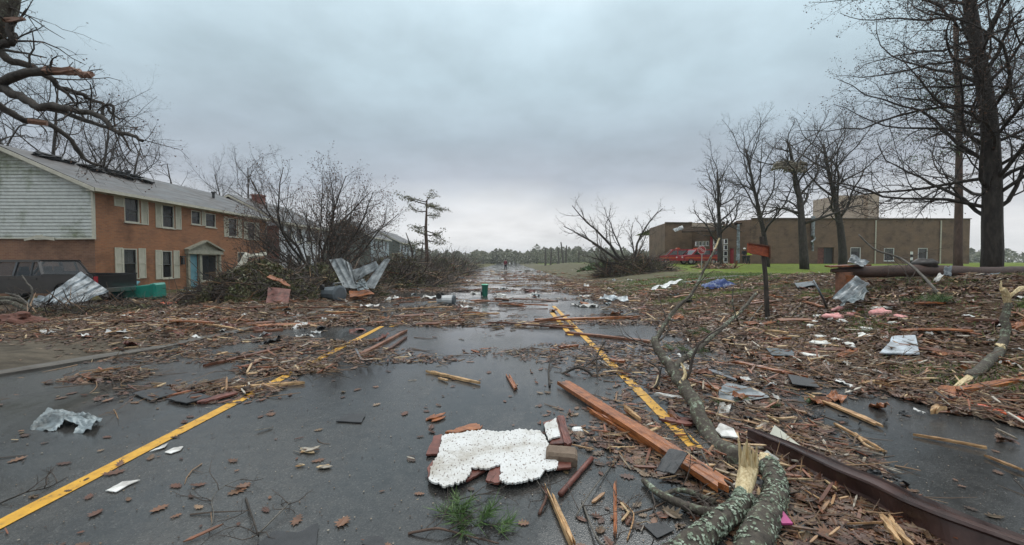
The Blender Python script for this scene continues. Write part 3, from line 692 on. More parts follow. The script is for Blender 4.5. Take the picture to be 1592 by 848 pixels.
# ------------------------------------------------------------------ school on the right
def school():
    zb = .9; zt = 6.65
    root = empty('school_building', (42, 54, zb), 'long flat brown block building with torn entrance behind the lawn', 'school')
    def px2X(px, Y): return P(px, 400, Y).x
    def seg(b, a, c, z0, z1, ops=(), m=0, depth=.25):
        a = V(a); c = V(c); U = (c-a).normalized(); Nn = V((U.y, -U.x, 0)); L = (c-a).length
        wall_panel(b, (a.x, a.y, 0), (U.x, U.y, 0), L, z0, z1, list(ops), depth, (Nn.x, Nn.y, 0), m); return U, Nn, a
    b = MB()
    A, B_, C_, D_, E_, F_ = (21.6, 63, 0), (20.6, 54, 0), (24.3, 54.3, 0), (24.6, 55.2, 0), (28.6, 51.6, 0), (29.6, 50, 0)
    G_ = (57.0, 50.4, 0)
    seg(b, A, B_, zb, 6.45); seg(b, B_, C_, zb, 6.5); seg(b, C_, D_, zb, 6.5)
    # entrance: windows and doors
    Le = (V(E_)-V(D_)).length; ops = []
    for i in range(4): ops.append((.5+i*.45, .5+i*.45+.38, 3.5, 4.1))
    for k in range(3):
        for j in range(4): ops.append((2.75+k*.62, 2.75+k*.62+.5, 1.35+j*.78, 1.35+j*.78+.62))
    ops.append((4.75, 5.2, zb+.01, 3.1))
    Ue, Ne, ae = seg(b, D_, E_, zb, 5.75, ops)
    seg(b, E_, F_, zb, 6.55)
    Lm = (V(G_)-V(F_)).length
    def mo(pa, pb, ya, yb): return (px2X(pa, 50)-29.6, px2X(pb, 50)-29.6, P(pa, yb, 50).z, P(pa, ya, 50).z)
    door = mo(1272, 1298, 385, 410.5); w1 = mo(1324, 1340, 385, 403); w2 = mo(1377, 1393, 386, 406); w3 = mo(1431, 1446, 386, 406)
    door = (door[0], door[1], zb+.02, door[3])
    Um, Nm, am = seg(b, F_, G_, zb, zt, [door, w1, w2, w3])
    b.face([(G_[0], G_[1], zb), (G_[0], 78, zb), (G_[0], 78, zt), (G_[0], G_[1], zt)])
    b.build('wall', m_school, root)
    r = MB(); r.face([(A[0], A[1], 6.3), (B_[0], B_[1], 6.35), (C_[0], C_[1], 6.35), (24.8, 58, 6.3), (29.5, 58, 6.3), (29.6, 50.2, 6.4), (57, 50.6, 6.45), (57, 78, 6.45), (24, 78, 6.3)])
    ro = r.build('roof', m_shingle, root)
    c = MB(); c.bar(V((29.6, 49.98, zt+.04)), V((57, 50.38, zt+.04)), .3, .1); c.bar(V((20.6, 53.98, 6.54)), V((24.3, 54.28, 6.54)), .3, .1); c.build('coping', M('brown_coping', [(.08, .055, .04), (.11, .08, .06)], 3, .5), root)
    # exposed tan inner wall behind the torn entrance
    t = MB(); t.box((27.3, 58.4, 5.6), (5.6, .3, 2.6)); t.box((24.75, 57, 5.6), (.3, 2.6, 2.4)); t.build('inner_wall', m_tan, root)
    # sagging torn canopy: brown deck with bent metal end
    s = MB(); s.sheet([P(1060, 357, 53), P(1112, 355, 53.5), P(1114, 360, 52.0), P(1060, 362, 51.5)], 14, 6, lambda u, v: .12*noise.noise(V((u*3, v*3, 1))), .12); s.build('torn_canopy', M('torn_deck', [(.03, .022, .016), (.06, .042, .03)], 3, .95, spec=.05), root)
    s = MB(); s.sheet([P(1046, 357, 52), P(1061, 351, 52), P(1063, 356, 51), P(1050, 361, 51)], 10, 8, lambda u, v: .15*noise.noise(V((u*5, v*5, 7))), .03); s.build('bent_flashing', m_darkgalv, root)
    # roof-top box
    bx = MB(); bx.box((50.0, 62, 8.8), (4.2, 5, 4.4)); bx.box((52.6, 60.5, 8.9), (1.6, 3, 4.6)); bx.box((48.4, 59.45, 8.4), (.12, .12, 3.6), m=1); bx.build('rooftop_box', [m_tan, m_school], ro)
    # windows and door
    for o in (w1, w2, w3): window(root, am, Um, Nm, *o, curtain=.35, sashes=False, frame_mat=m_white)
    for o in ops[4:-1]: window(root, ae, Ue, Ne, *o, curtain=0, sashes=False, frame_mat=m_white)
    for o in ops[:4]: window(root, ae, Ue, Ne, *o, curtain=0, sashes=False, frame_mat=m_white)
    d = MB(); u0, u1 = ops[-1][0], ops[-1][1]; pp = lambda u, z, q=0: (ae.x+Ue.x*u+Ne.x*q, ae.y+Ue.y*u+Ne.y*q, z)
    d.bar(V(pp((u0+u1)/2, zb, -.2)), V(pp((u0+u1)/2, 3.1, -.2)), u1-u0, .06, up=Ne); d.build('door', m_red, root)
    d = MB(); d.bar(V(pp(2.55, zb, .05)), V(pp(2.55, 4.7, .05)), .26, .12, up=Ne); d.build('red_column', m_red, root)
    dd = MB(); qq = lambda u, z, q=0: V((am.x+Um.x*u+Nm.x*q, am.y+Um.y*u+Nm.y*q, z)); um = (door[0]+door[1])/2
    dd.bar(qq(door[0]+.45, zb, -.2), qq(door[0]+.45, door[3], -.2), .9, .06, up=Nm); dd.bar(qq(um+.5, zb, -.24), qq(um+.5, door[3], -.24), 1.2, .02, m=1, up=Nm); dd.bar(qq(um, zb, -.18), qq(um, door[3], -.18), .08, .1, m=2, up=Nm); dd.build('door', [m_board_maroon, m_dark, m_winframe], root)
    # downpipes
    for px in (1362, 1465):
        q = px2X(px, 50)-29.6; dp = MB(); dp.tube([qq(q, zt-.2, .1), qq(q, zb, .1)], [.07, .07], 8); dp.build('downpipe', m_trim, root)
    q = px2X(1262, 50)-29.6; dp = MB(); dp.tube([qq(q, zt+.3, .2), qq(q, 4.6, .2), qq(q+.2, 4.2, .3), qq(q-.2, 3.8, .3), qq(q, 3.5, .25), qq(q, 2.7, .25)], [.22, .2, .12, .18, .12, .12], 8); dp.build('bent_duct', m_galv, root)
    s = MB(); s.sheet([P(1146, 349, 50.5), P(1150, 349, 50.5), P(1150, 409, 50.0), P(1144, 409, 50.2)], 4, 26, lambda u, v: .14*noise.noise(V((u*2, v*6, 3))), .04); s.build('hanging_sheet', m_galv_w, root)
    # torn edge of the parapet
    s = MB()
    for k in range(24):
        px = 1118+k*2.1; s.bar(P(px, 349+rnd.uniform(-3, 4), 51), P(px+rnd.uniform(1, 6), 346+rnd.uniform(-3, 4), 51), .12, rnd.uniform(.1, .4))
    s.build('torn_parapet', m_school, root)
school()

# ------------------------------------------------------------------ distant wood and hills
def far_woods():
    b = MB()
    for i in range(420):
        X = rnd.uniform(-300, 330) if i % 5 < 2 else rnd.uniform(-75, 95); Y = rnd.uniform(185, 270)
        H = rnd.uniform(4.8, 8.2)*(1+.25*noise.noise(V((X*.02, 0, 0)))); w = rnd.uniform(3.5, 7)
        vis = -80 < X < 110; n = 380 if vis else 90
        b.tube([V((X, Y, 0)), V((X+rnd.uniform(-.5, .5), Y, H*.6))], [.3, .1], 4, m=1)
        for k in range(n):
            th = rnd.uniform(0, 6.28); t = rnd.random()**.7; rr = w*math.sqrt(rnd.random())*math.sin(math.pi*min(1, .15+.85*t))
            c = V((X+math.cos(th)*rr, Y+math.sin(th)*rr, .1+t*(H-.1))); s = rnd.uniform(.4, 1.2) if vis else rnd.uniform(1.5, 2.6)
            d1 = V((rnd.gauss(0, 1), rnd.gauss(0, 1), rnd.gauss(0, 1))).normalized()*s; d2 = V((rnd.gauss(0, 1), rnd.gauss(0, 1), rnd.gauss(0, 1))).normalized()*s
            b.face([c-d1*.5, c+d2*.5, c+d1*.6])
    tag(b.build('distant_wood', [m_woods, m_bark_grey], origin=(0, 230, 0)), 'grey-green leafless wood along the horizon at the end of the road', 'wood', kind='stuff')
far_woods()

# ------------------------------------------------------------------ trees
def rotd(d, ang, az):
    s, u = frame_of(d); ax = (s*math.cos(az)+u*math.sin(az)); return (Matrix.Rotation(ang, 3, ax) @ d).normalized()
def grow(b, bb, p, d, L, r, lv, prm, rg, sides=(8, 6, 5, 4, 3, 3)):
    q = prm[min(lv, len(prm)-1)]; ns = q.get('n', 5); pts = [p.copy()]; rad = [r]; dd = d.copy(); step = L/ns
    tip = q.get('tip', .3)
    for i in range(ns):
        w = q['w']; dd = (dd+V((rg.gauss(0, w), rg.gauss(0, w), rg.gauss(0, w)))+V((0, 0, q.get('up', 0)))).normalized()
        p = p+dd*step; pts.append(p.copy()); rad.append(r*(1-(1-tip)*(i+1)/ns))
    b[0 if lv == 0 else 1].tube(pts, rad, sides[min(lv, 5)], cap=lv < 2)
    if lv >= len(prm)-1:
        if bb is not None and rg.random() < q.get('bud', .5):
            s = q.get('bs', .03); a = V((rg.gauss(0, 1), rg.gauss(0, 1), rg.gauss(0, 1))).normalized()*s; c = V((rg.gauss(0, 1), rg.gauss(0, 1), rg.gauss(0, 1))).normalized()*s
            bb.face([p-a, p+c, p+a, p-c*.7])
        return
    k = q['k']; f0 = q.get('f0', .25); az = rg.uniform(0, 6.28)
    for j in range(k):
        t = f0+(1-f0)*(j+rg.random()*.8)/k; t = min(t, .99); x = t*ns; i = int(x); fr = x-i
        pp = pts[i].lerp(pts[i+1], fr); rr = rad[i]+(rad[i+1]-rad[i])*fr; dir_ = (pts[i+1]-pts[i]).normalized()
        az += 2.4+rg.uniform(-.5, .5); a0, a1 = q['a']
        nd_ = rotd(dir_, R(rg.uniform(a0, a1)), az); fl = q.get('flat')
        if fl: nd_ = V((nd_.x, nd_.y, nd_.z*fl)).normalized()
        ln = L*q['q']*rg.uniform(.7, 1.15)*(1-q.get('sh', .5)*t)
        grow(b, bb, pp, nd_, ln, min(rr*.75, max(rr*q.get('rr', .55), .0)), lv+1, prm, rg, sides)
OAK = [dict(n=9, w=.045, up=.03, k=11, a=(30, 60), q=.55, f0=.38, sh=.35, rr=.5, tip=.25),
       dict(n=8, w=.18, up=.07, k=9, a=(28, 62), q=.52, f0=.18, rr=.55, tip=.25),
       dict(n=5, w=.22, up=.05, k=7, a=(25, 62), q=.52, f0=.12, rr=.6),
       dict(n=4, w=.24, up=.05, k=6, a=(25, 60), q=.5, f0=.15, rr=.7),
       dict(n=3, w=.2, up=.04, bud=.4)]
def tree(name, loc, H, r0, prm, label, group=None, seed=1, lean=(0, 0), bark=None, bud=.035, minr=.006, cat='tree', extra=None, far=1.0):
    rg = random.Random(seed); root = empty(name, loc, label, cat, group)
    tb, cb, bb = MB(), MB(), MB()
    grow((tb, cb), bb, V((0, 0, -.15)), V((lean[0], lean[1], 1)).normalized(), H, r0, 0, prm, rg)
    if extra: extra(tb, cb, bb, rg)
    # keep the finest twigs visible but thin
    tb.build('trunk', bark or m_bark, root, smooth=True, local=True); c = cb.build('crown', m_twig if far > 1 else (bark or m_bark), root, smooth=True, local=True)
    if bb.f: bb.build('buds', m_bud, c, local=True)['kind'] = 'stuff'
    return root
def tw(prm, **k):   # vary a level set
    out = [dict(p) for p in prm]
    for key, val in k.items():
        lv, nm = int(key[1]), key[2:]; out[lv][nm] = val
    return out
def minrad(lo):
    pass
# bare trees right, in front of the school: pixel of the foot, top and distance
def tree_px(name, px, pytop, Y, r0, prm, label, group, seed, **k):
    p = P(px, 406, Y); z0 = hgt(p.x, Y); H = P(px, pytop, Y).z-z0
    return tree(name, (p.x, Y, z0), H*k.pop('hf', .93), r0, prm, label, group, seed, **k)
GR = 'bare trees on the school lawn'
tree_px('bare_tree', 1120, 252, 42, .30, tw(OAK, _0k=14, _0f0=.22, _0a=(30, 62), _0q=.56), 'bare forked tree in front of the torn school entrance', GR, 21, lean=(-.03, 0))
tree_px('bare_tree', 1193, 212, 40, .27, tw(OAK, _0k=13, _0f0=.28, _0a=(16, 36), _0q=.56, _1k=9), 'slender bare tree rising behind the orange sign board', GR, 35, lean=(-.02, 0))
t_ins = tree_px('bare_tree', 1251, 196, 36, .38, tw(OAK, _0k=13, _0f0=.30, _0a=(40, 72), _0q=.60, _1w=.26, _1up=.12), 'bare tree with a torn slab of roof caught in its crown', GR, 44)
tree_px('bare_tree', 1310, 200, 38, .36, tw(OAK, _0k=14, _0f0=.36, _0a=(32, 66), _0q=.62), 'bare spreading tree in front of the roof-top box', GR, 58, lean=(.03, 0))
# slab caught in a crown
s = MB(); s.sheet([P(1202, 262, 35.6), P(1254, 268, 35.8), P(1256, 252, 36.4), P(1205, 249, 36.3)], 30, 12, lambda u, v: .35*noise.noise(V((u*6, v*4, 2)))+.1*noise.noise(V((u*25, v*12, 2))), .22, holes=lambda u, v: noise.noise(V((u*9, v*5, 5))) > .42 or (abs(u-.5) > .44 and noise.noise(V((u*30, v*20, 1))) > 0) or (abs(v-.5) > .38 and noise.noise(V((u*30, v*5, 8))) > .05))
tag(s.build('roof_slab', M('torn_roof_felt', [(.10, .09, .07), (.24, .21, .16), (.16, .14, .11)], 3, .85, .8, 9, bdist=.05)), 'ragged tan slab of torn roof hung in the crown of a bare tree', 'roof piece')
# the big oak at the right edge
BIG = [dict(n=14, w=.03, up=.02, k=64, a=(42, 86), q=.50, f0=.15, sh=.45, rr=.27, tip=.42),
       dict(n=10, w=.20, up=.035, k=12, a=(28, 68), q=.42, f0=.12, rr=.45, tip=.16),
       dict(n=6, w=.2, up=.04, k=8, a=(30, 65), q=.48, f0=.1, rr=.5, tip=.3),
       dict(n=4, w=.22, up=.04, k=4, a=(30, 65), q=.55, f0=.15, rr=.75, tip=.5),
       dict(n=3, w=.2, up=.03, bud=.75, bs=.028, tip=.6)]
p = P(1542, 406, 13.2); tree('oak_tree', (p.x, 13.2, hgt(p.x, 13.2)), 12.6, .265, BIG, 'great thick-trunked bare oak with dense level limbs at the right edge', seed=5, lean=(.01, 0), bark=m_bark)
# scrubby pine trunk beside it
PINE = [dict(n=10, w=.02, k=24, a=(65, 95), q=.17, f0=.35, sh=.4, rr=.2, tip=.4), dict(n=5, w=.15, up=.03, k=5, a=(30, 60), q=.5, rr=.6), dict(n=4, w=.2, k=3, a=(30, 60), q=.5, rr=.7), dict(n=3, w=.2, bud=1, bs=.06)]
def needles(rg, b, pts, n, s, wd=.05):
    for c in pts:
        for _ in range(n):
            d = V((rg.gauss(0, 1), rg.gauss(0, 1), rg.gauss(0, .8))).normalized(); e = d.cross(V((rg.gauss(0, 1), rg.gauss(0, 1), rg.gauss(0, 1)))).normalized()*s*wd
            o = c+V((rg.gauss(0, s), rg.gauss(0, s), rg.gauss(0, s*.6))); b.face([o-e, o+e, o+d*s+e*.3])
p = P(1490, 406, 21); pr = tree('pine_tree', (p.x, 21, hgt(p.x, 21)), 13, .19, PINE, 'slim reddish pine trunk standing just left of the great oak', seed=9, bark=m_bark_brown)
nb = MB(); rg = random.Random(3)
cl = [V((rg.gauss(0, 1.3), rg.gauss(0, 1.3), rg.uniform(6.0, 10.5))) for _ in range(70)]; needles(rg, nb, cl, 34, .28); nb.build('needles', m_needle, pr, local=True)
# trees behind the houses, left
GL = 'bare trees behind the brick terrace'
TALL = tw(OAK, _0f0=.25, _0k=13, _0a=(24, 58), _0q=.58)
def htree(px, pyt, Y, r0, label, seed, prm=TALL, **k):
    p = P(px, 406, Y); H = P(px, pyt, Y).z+.3; return tree('bare_tree', (p.x, Y, -.3), H*.95, r0, prm, label, GL, seed, **k)
htree(28, 90, 33, .26, 'tall bare tree behind the gable ridge at the left edge', 61)
htree(84, 120, 35, .22, 'bare slim tree behind the roof, right of the leftmost tall one', 62)
htree(148, 160, 36, .22, 'bare tree with twisting limbs behind the middle of the terrace roof', 63)
htree(196, 205, 38, .2, 'short bare tree behind the roof with dense twigs', 64)
htree(292, 245, 46, .17, 'thin broken tree with few limbs behind the far half of the terrace', 65, prm=tw(TALL, _0k=6, _1k=4))
htree(345, 262, 50, .16, 'small bushy bare tree behind the far end of the terrace', 66)
htree(385, 250, 54, .22, 'rounded bare tree behind the white house gable', 67)
# broken branches reaching in from the left edge
def broken_tree():
    Z = 3.14; Y0 = 9.0
    p = P(-95, 420, Y0); root = empty('broken_tree', (p.x, Y0, -.15), 'storm-broken dark tree reaching its limbs in from the left edge', 'tree')
    def pts(lst, ya, yb): return [P(x/Z, y/Z, ya+(yb-ya)*i/max(1, len(lst)-1)) for i, (x, y) in enumerate(lst)]
    def smooth(ps, n=3, w=.02):
        out = []
        for i in range(len(ps)-1):
            a = ps[max(0, i-1)]; b = ps[i]; c = ps[i+1]; d = ps[min(len(ps)-1, i+2)]
            for k in range(n):
                t = k/n; q = .5*((2*b)+(c-a)*t+(2*a-5*b+4*c-d)*t*t+(3*b-a-3*c+d)*t**3)
                out.append(q+V((rnd.gauss(0, w), rnd.gauss(0, w), rnd.gauss(0, w))))
        out.append(ps[-1]); return out
    tb, cb, st, bb = MB(), MB(), MB(), MB()
    tb.tube(smooth([V((p.x, Y0, -.2)), V((p.x+.1, Y0, 1.5)), P(-75, 200, Y0), P(-60, 110, Y0), P(-35, 60, 9.1), P(-8, 40, 9.1), P(8, 14, 9.1), P(14, -12, 9.1), P(10, -60, 9)]), [.34-.19*i/24 for i in range(25)], 10, wob=.15)
    limbs = [([(-60, 250), (0, 222), (30, 212), (62, 202), (52, 165), (46, 118)], .085, .07, 9.1, 9.0), ([(-80, 240), (0, 260), (60, 300), (160, 325), (250, 385), (290, 430), (400, 460), (440, 485), (510, 510), (550, 560), (598, 580)], .085, .018, 9, 9.8),
             ([(-80, 480), (0, 412), (100, 370), (230, 345), (250, 345)], .10, .075, 9, 8.6), ([(-80, 420), (0, 430), (100, 470), (180, 520), (300, 525), (400, 545), (500, 580), (560, 640), (640, 660), (697, 690)], .10, .025, 9, 8.2),
             ([(160, 515), (300, 548), (420, 590), (520, 622), (600, 670), (640, 740)], .06, .012, 8.8, 8.4), ([(-80, 470), (0, 520), (80, 570), (140, 590), (230, 605), (330, 670), (380, 730), (430, 790), (500, 812)], .08, .03, 9, 10),
             ([(20, 245), (110, 258), (160, 268), (226, 283)], .03, .01, 9, 8.8), ([(-20, 5), (130, 75), (230, 140), (317, 192)], .018, .004, 9, 9.2), ([(130, 75), (270, 122)], .01, .003, 9, 9.2), ([(140, 85), (215, 198)], .01, .003, 9, 9.2), ([(75, 40), (90, 20), (140, 0)], .01, .006, 9, 9),
             ([(60, 165), (80, 165), (92, 192)], .02, .012, 9, 9), ([(290, 430), (350, 480), (420, 590), (430, 560)], .035, .01, 9.3, 9.6), ([(500, 580), (505, 520), (550, 515), (555, 575), (560, 620)], .03, .012, 8.6, 8.6)]
    rg = random.Random(77)
    for (l, r0, r1, ya, yb) in limbs:
        ps = smooth(pts(l, ya, yb), 3, r0*.12); k = len(ps)
        cb.tube(ps, [r0+(r1-r0)*(i/(k-1)) for i in range(k)], 8, wob=.12)
        if r0 > .05 or r1 < .02:
            sub = [dict(n=5, w=.25, k=4, a=(25, 65), q=.5, rr=.6), dict(n=4, w=.25, k=4, a=(25, 60), q=.5, rr=.7), dict(n=3, w=.2, bud=.5, bs=.02)]
            for i in range(int(k*.4), k):
                if rg.random() < (.75 if r0 > .05 else .2):
                    t = i/(k-1); d = (ps[min(i+1, k-1)]-ps[i-1]).normalized(); grow((cb, cb), bb, ps[i], rotd(d, R(rg.uniform(25, 60)), rg.uniform(0, 6.28)), rg.uniform(.5, 1.3), max(.006, (r0+(r1-r0)*t)*.3), 0, sub, rg, (4, 3, 3, 3, 3, 3))
    # torn pale ends
    TW = []
    ps = smooth(pts([(230, 345), (350, 350), (400, 358), (438, 362)], 8.65, 8.5), 3, .01); TW.append(MB()); TW[-1].tube(ps, [.075-.02*i/9 for i in range(10)], 10, wob=.5, jag=.05)
    TW.append(MB()); TW[-1].tube(pts([(250, 342), (243, 325), (256, 302)], 8.65, 8.6), [.03, .025, .012], 6)
    TW.append(MB()); TW[-1].tube(pts([(30, 100), (70, 98), (112, 92)], 9, 8.8), [.06, .045, .03], 7, wob=.5, jag=.04)
    TW.append(MB()); TW[-1].tube(pts([(140, 592), (230, 604)], 8.97, 9.1), [.062, .058], 6)
    tb.build('trunk', m_lich, root, smooth=True); c = cb.build('crown', m_bark, root, smooth=True); mtw = M('torn_wood', [(.10, .045, .03), (.3, .16, .10)], 20, .6, .6, 30, stretch=(1, 6, 6)); [x.build('torn_wood', mtw, c) for x in TW]; bb.build('buds', m_bud, c)['kind'] = 'stuff'
broken_tree()
# thrown-down crown in front of the white house
FAN = [dict(n=8, w=.15, up=.03, k=9, a=(22, 55), q=.5, f0=.34, rr=.5, tip=.2), dict(n=6, w=.2, up=.09, k=8, a=(22, 58), q=.52, f0=.1, rr=.6, tip=.3), dict(n=4, w=.22, up=.06, k=6, a=(20, 55), q=.55, rr=.7), dict(n=3, w=.2, up=.04, bud=.55, bs=.035)]
def fan_tree(name, base, dirs, label, seed, prm, extra=None, group=None):
    rg = random.Random(seed); root = empty(name, base, label, 'tree', group); tb, cb, bb = MB(), MB(), MB()
    for (dx, dy, dz, L, r) in dirs: grow((tb, cb), bb, V((0, 0, .3)), V((dx, dy, dz)).normalized(), L, r, 0, prm, rg, (6, 5, 4, 3, 3))
    tb.tube([V((-.3, 3.0, .25)), V((-.1, 1.2, .4)), V((0, 0, .4)), V((.05, -.4, .3))], [.3, .28, .25, .1], 10, wob=.2)
    tb.build('trunk', m_bark, root, smooth=True, local=True); c = cb.build('crown', m_twig, root, smooth=True, local=True); bb.build('buds', m_bud, c, local=True)['kind'] = 'stuff'; return root
p = P(497, 440, 21); dirs = [(-.75, 0, .75, 6.2, .08), (-.55, .2, .9, 6.5, .09), (-.35, -.2, 1, 6.4, .08), (-.12, .3, 1, 6.0, .09), (.1, -.1, 1, 6.2, .09), (.35, .3, 1, 6.0, .08), (.55, -.1, .85, 5.8, .08), (.85, .1, .62, 5.6, .08), (1, .2, .45, 4.6, .06), (-1, .1, .45, 4.6, .06), (-.9, -.3, .2, 4.2, .05), (.2, .8, .8, 5.4, .08), (-.3, .9, .8, 5.4, .08), (.8, -.4, .22, 3.4, .05), (-.45, -.3, .7, 5, .06), (.25, -.4, .9, 5, .06), (-.25, .5, 1, 5.4, .06), (.0, .2, 1, 6, .06), (.5, .5, .8, 5, .06), (-.7, .5, .55, 5, .06), (.7, .4, .6, 4.8, .06), (-.2, -.5, .8, 4.6, .05)]
rgf = random.Random(4)
for _ in range(15):
    a = rgf.uniform(0, 3.14159*2); e = rgf.uniform(.5, 1.35); dirs.append((math.cos(a)*math.cos(e), .7*math.sin(a)*math.cos(e), math.sin(e), rgf.uniform(4.6, 6.3)*(.85+.15*math.cos(e)), .05))
fan_tree('fallen_tree', (p.x, 21, -.2), dirs, 'tangled crown of an uprooted tree lying in front of the white house', 12, FAN)
# right fallen tree
p = P(985, 424, 34); dirs = [(-.9, 0, .72, 7.4, .15), (-1, .1, .5, 7.0, .16), (-.8, -.1, .28, 5.2, .12), (.10, 0, 1, 5.6, .12), (-.3, .1, 1, 4.2, .09), (.45, 0, .9, 3.6, .08), (-.7, .3, .8, 6, .1), (-.85, -.2, .16, 4.6, .1), (.8, 0, .35, 3.2, .09), (0, -.5, .5, 2.2, .06)]
THIN = tw(FAN, _0k=7, _1k=5, _2k=4, _2up=.0, _0up=.02)
fan_tree('fallen_tree', (p.x, 34, hgt(p.x, 34)), dirs, 'fallen dark tree with broken upright limbs beside the lawn right of the road', 15, THIN)
# stripped pine on the left of the road
def snag_pine():
    Y0 = 40; p = P(663, 408, Y0); root = empty('stripped_pine', (p.x, Y0, 0), 'lone tattered pine with short level branches left of the road', 'tree'); rg = random.Random(31)
    tb, cb, nb = MB(), MB(), MB(); H = P(663, 312, Y0).z
    tb.tube([V((0, 0, -.2)), V((.05, 0, H*.3)), V((-.05, 0, H*.6)), V((.08, 0, H))], [.22, .19, .15, .06], 8)
    br = [(-1, .2, .95, 2.6), (1, .1, .95, 1.8), (-.9, .15, .98, 1.6), (.9, .3, .99, 1.3), (.6, .4, .9, 1.5), (-1, -.05, .86, 1.7), (1, -.2, .80, 1.0), (-.7, -.2, .66, 1.1), (.9, -.35, .6, 1.9), (1, -.1, .55, 1.4), (-.9, .1, .55, 1.0), (.9, .0, .47, 1.2), (-.8, .2, .42, 1.2), (-.7, .5, .3, 2.0), (0, .2, .93, 1.0)]
    for (dx, dz, t, L) in br:
        q = [V((0, 0, H*t))]; d = V((dx, rg.uniform(-.7, .7), dz)).normalized()
        for i in range(4): d = (d+V((rg.gauss(0, .15), rg.gauss(0, .15), rg.gauss(.02, .15)))).normalized(); q.append(q[-1]+d*L/4)
        cb.tube(q, [.06, .05, .04, .03, .02], 5)
        for c in q[2:]:
            needles(rg, nb, [c], 22, .22, .2)
            e = (d+V((rg.gauss(0, .5), rg.gauss(0, .5), rg.gauss(0, .5)))).normalized(); cb.tube([c, c+e*.5], [.02, .01], 3); needles(rg, nb, [c+e*.5], 16, .2, .2)
    tb.build('trunk', m_bark_brown, root, smooth=True, local=True); c = cb.build('crown', m_twig, root, local=True); nb.build('needles', m_shrub, c, local=True)
    return root
snag_pine()
# snapped trunks beyond the road end
for i, (px, pt, Y, lean) in enumerate([(848, 401, 95, 0), (856, 403, 92, .05), (869, 402, 100, -.05), (876, 397, 96, -.12), (880, 401, 96, .02), (900, 403, 105, 0)]):
    p = P(px, 412, Y); H = P(px, pt, Y).z*1.25+1; rg = random.Random(i); root = empty('broken_snag', (p.x, Y, hgt(p.x, Y)), 'bare snapped trunk standing in front of the distant wood', 'tree', 'snapped trunks at the road end')
    tb = MB(); tb.tube([V((0, 0, -.2)), V((lean*H*.5, 0, H*.5)), V((lean*H, 0, H))], [.26, .22, .15], 6, jag=.5)
    for k in range(4): tb.tube([V((lean*H*.7, 0, H*rg.uniform(.4, .9))), V((lean*H*.7+rg.uniform(-1, 1), rg.uniform(-1, 1), H*rg.uniform(.6, 1)))], [.06, .03], 4)
    tb.build('trunk', m_bark_grey, root, local=True)
# thin storm-broken limbs standing out of the left heaps
rgl = random.Random(88); LIMB = [dict(n=6, w=.14, up=.02, k=6, a=(25, 60), q=.45, f0=.3, rr=.5, tip=.25), dict(n=5, w=.2, k=4, a=(25, 60), q=.5, rr=.6), dict(n=4, w=.2, bud=.3, bs=.03)]
for i in range(26):
    Y = rgl.uniform(15, 38); X = -5.9-rgl.random()*2.6; rt = empty('broken_limb', (X, Y, .2), 'broken bare limb sticking out of the brush heaps along the left roadside', 'branch', 'broken limbs in the left brush heaps'); tb = MB()
    grow((tb, tb), None, V((0, 0, .2)), V((rgl.uniform(-1, 1), rgl.uniform(-.4, .4), rgl.uniform(.2, .9))).normalized(), rgl.uniform(1.4, 3.2), rgl.uniform(.02, .05), 0, LIMB, rgl, (6, 4, 3, 3, 3, 3)); tb.build('limb', m_twig if i % 3 else m_bark_grey, rt, local=True, smooth=True)
# leaning broken stems behind the left brush
for (a, b_, Y, r, lab) in (((644, 405), (631, 362), 30, .08, 'black snapped stem leaning left behind the brush heap'), ((652, 405), (658, 372), 30.5, .06, 'thin snapped stem leaning right beside the lone pine')):
    q = P(*a, Y); root = empty('broken_snag', (q.x, Y, 0), lab, 'tree'); tb = MB(); e = P(*b_, Y); tb.tube([V((q.x, Y, -.1)), q.lerp(e, .4)+V((.08, 0, 0)), e], [r, r*.8, r*.35], 6); tb.build('trunk', m_bark, root)

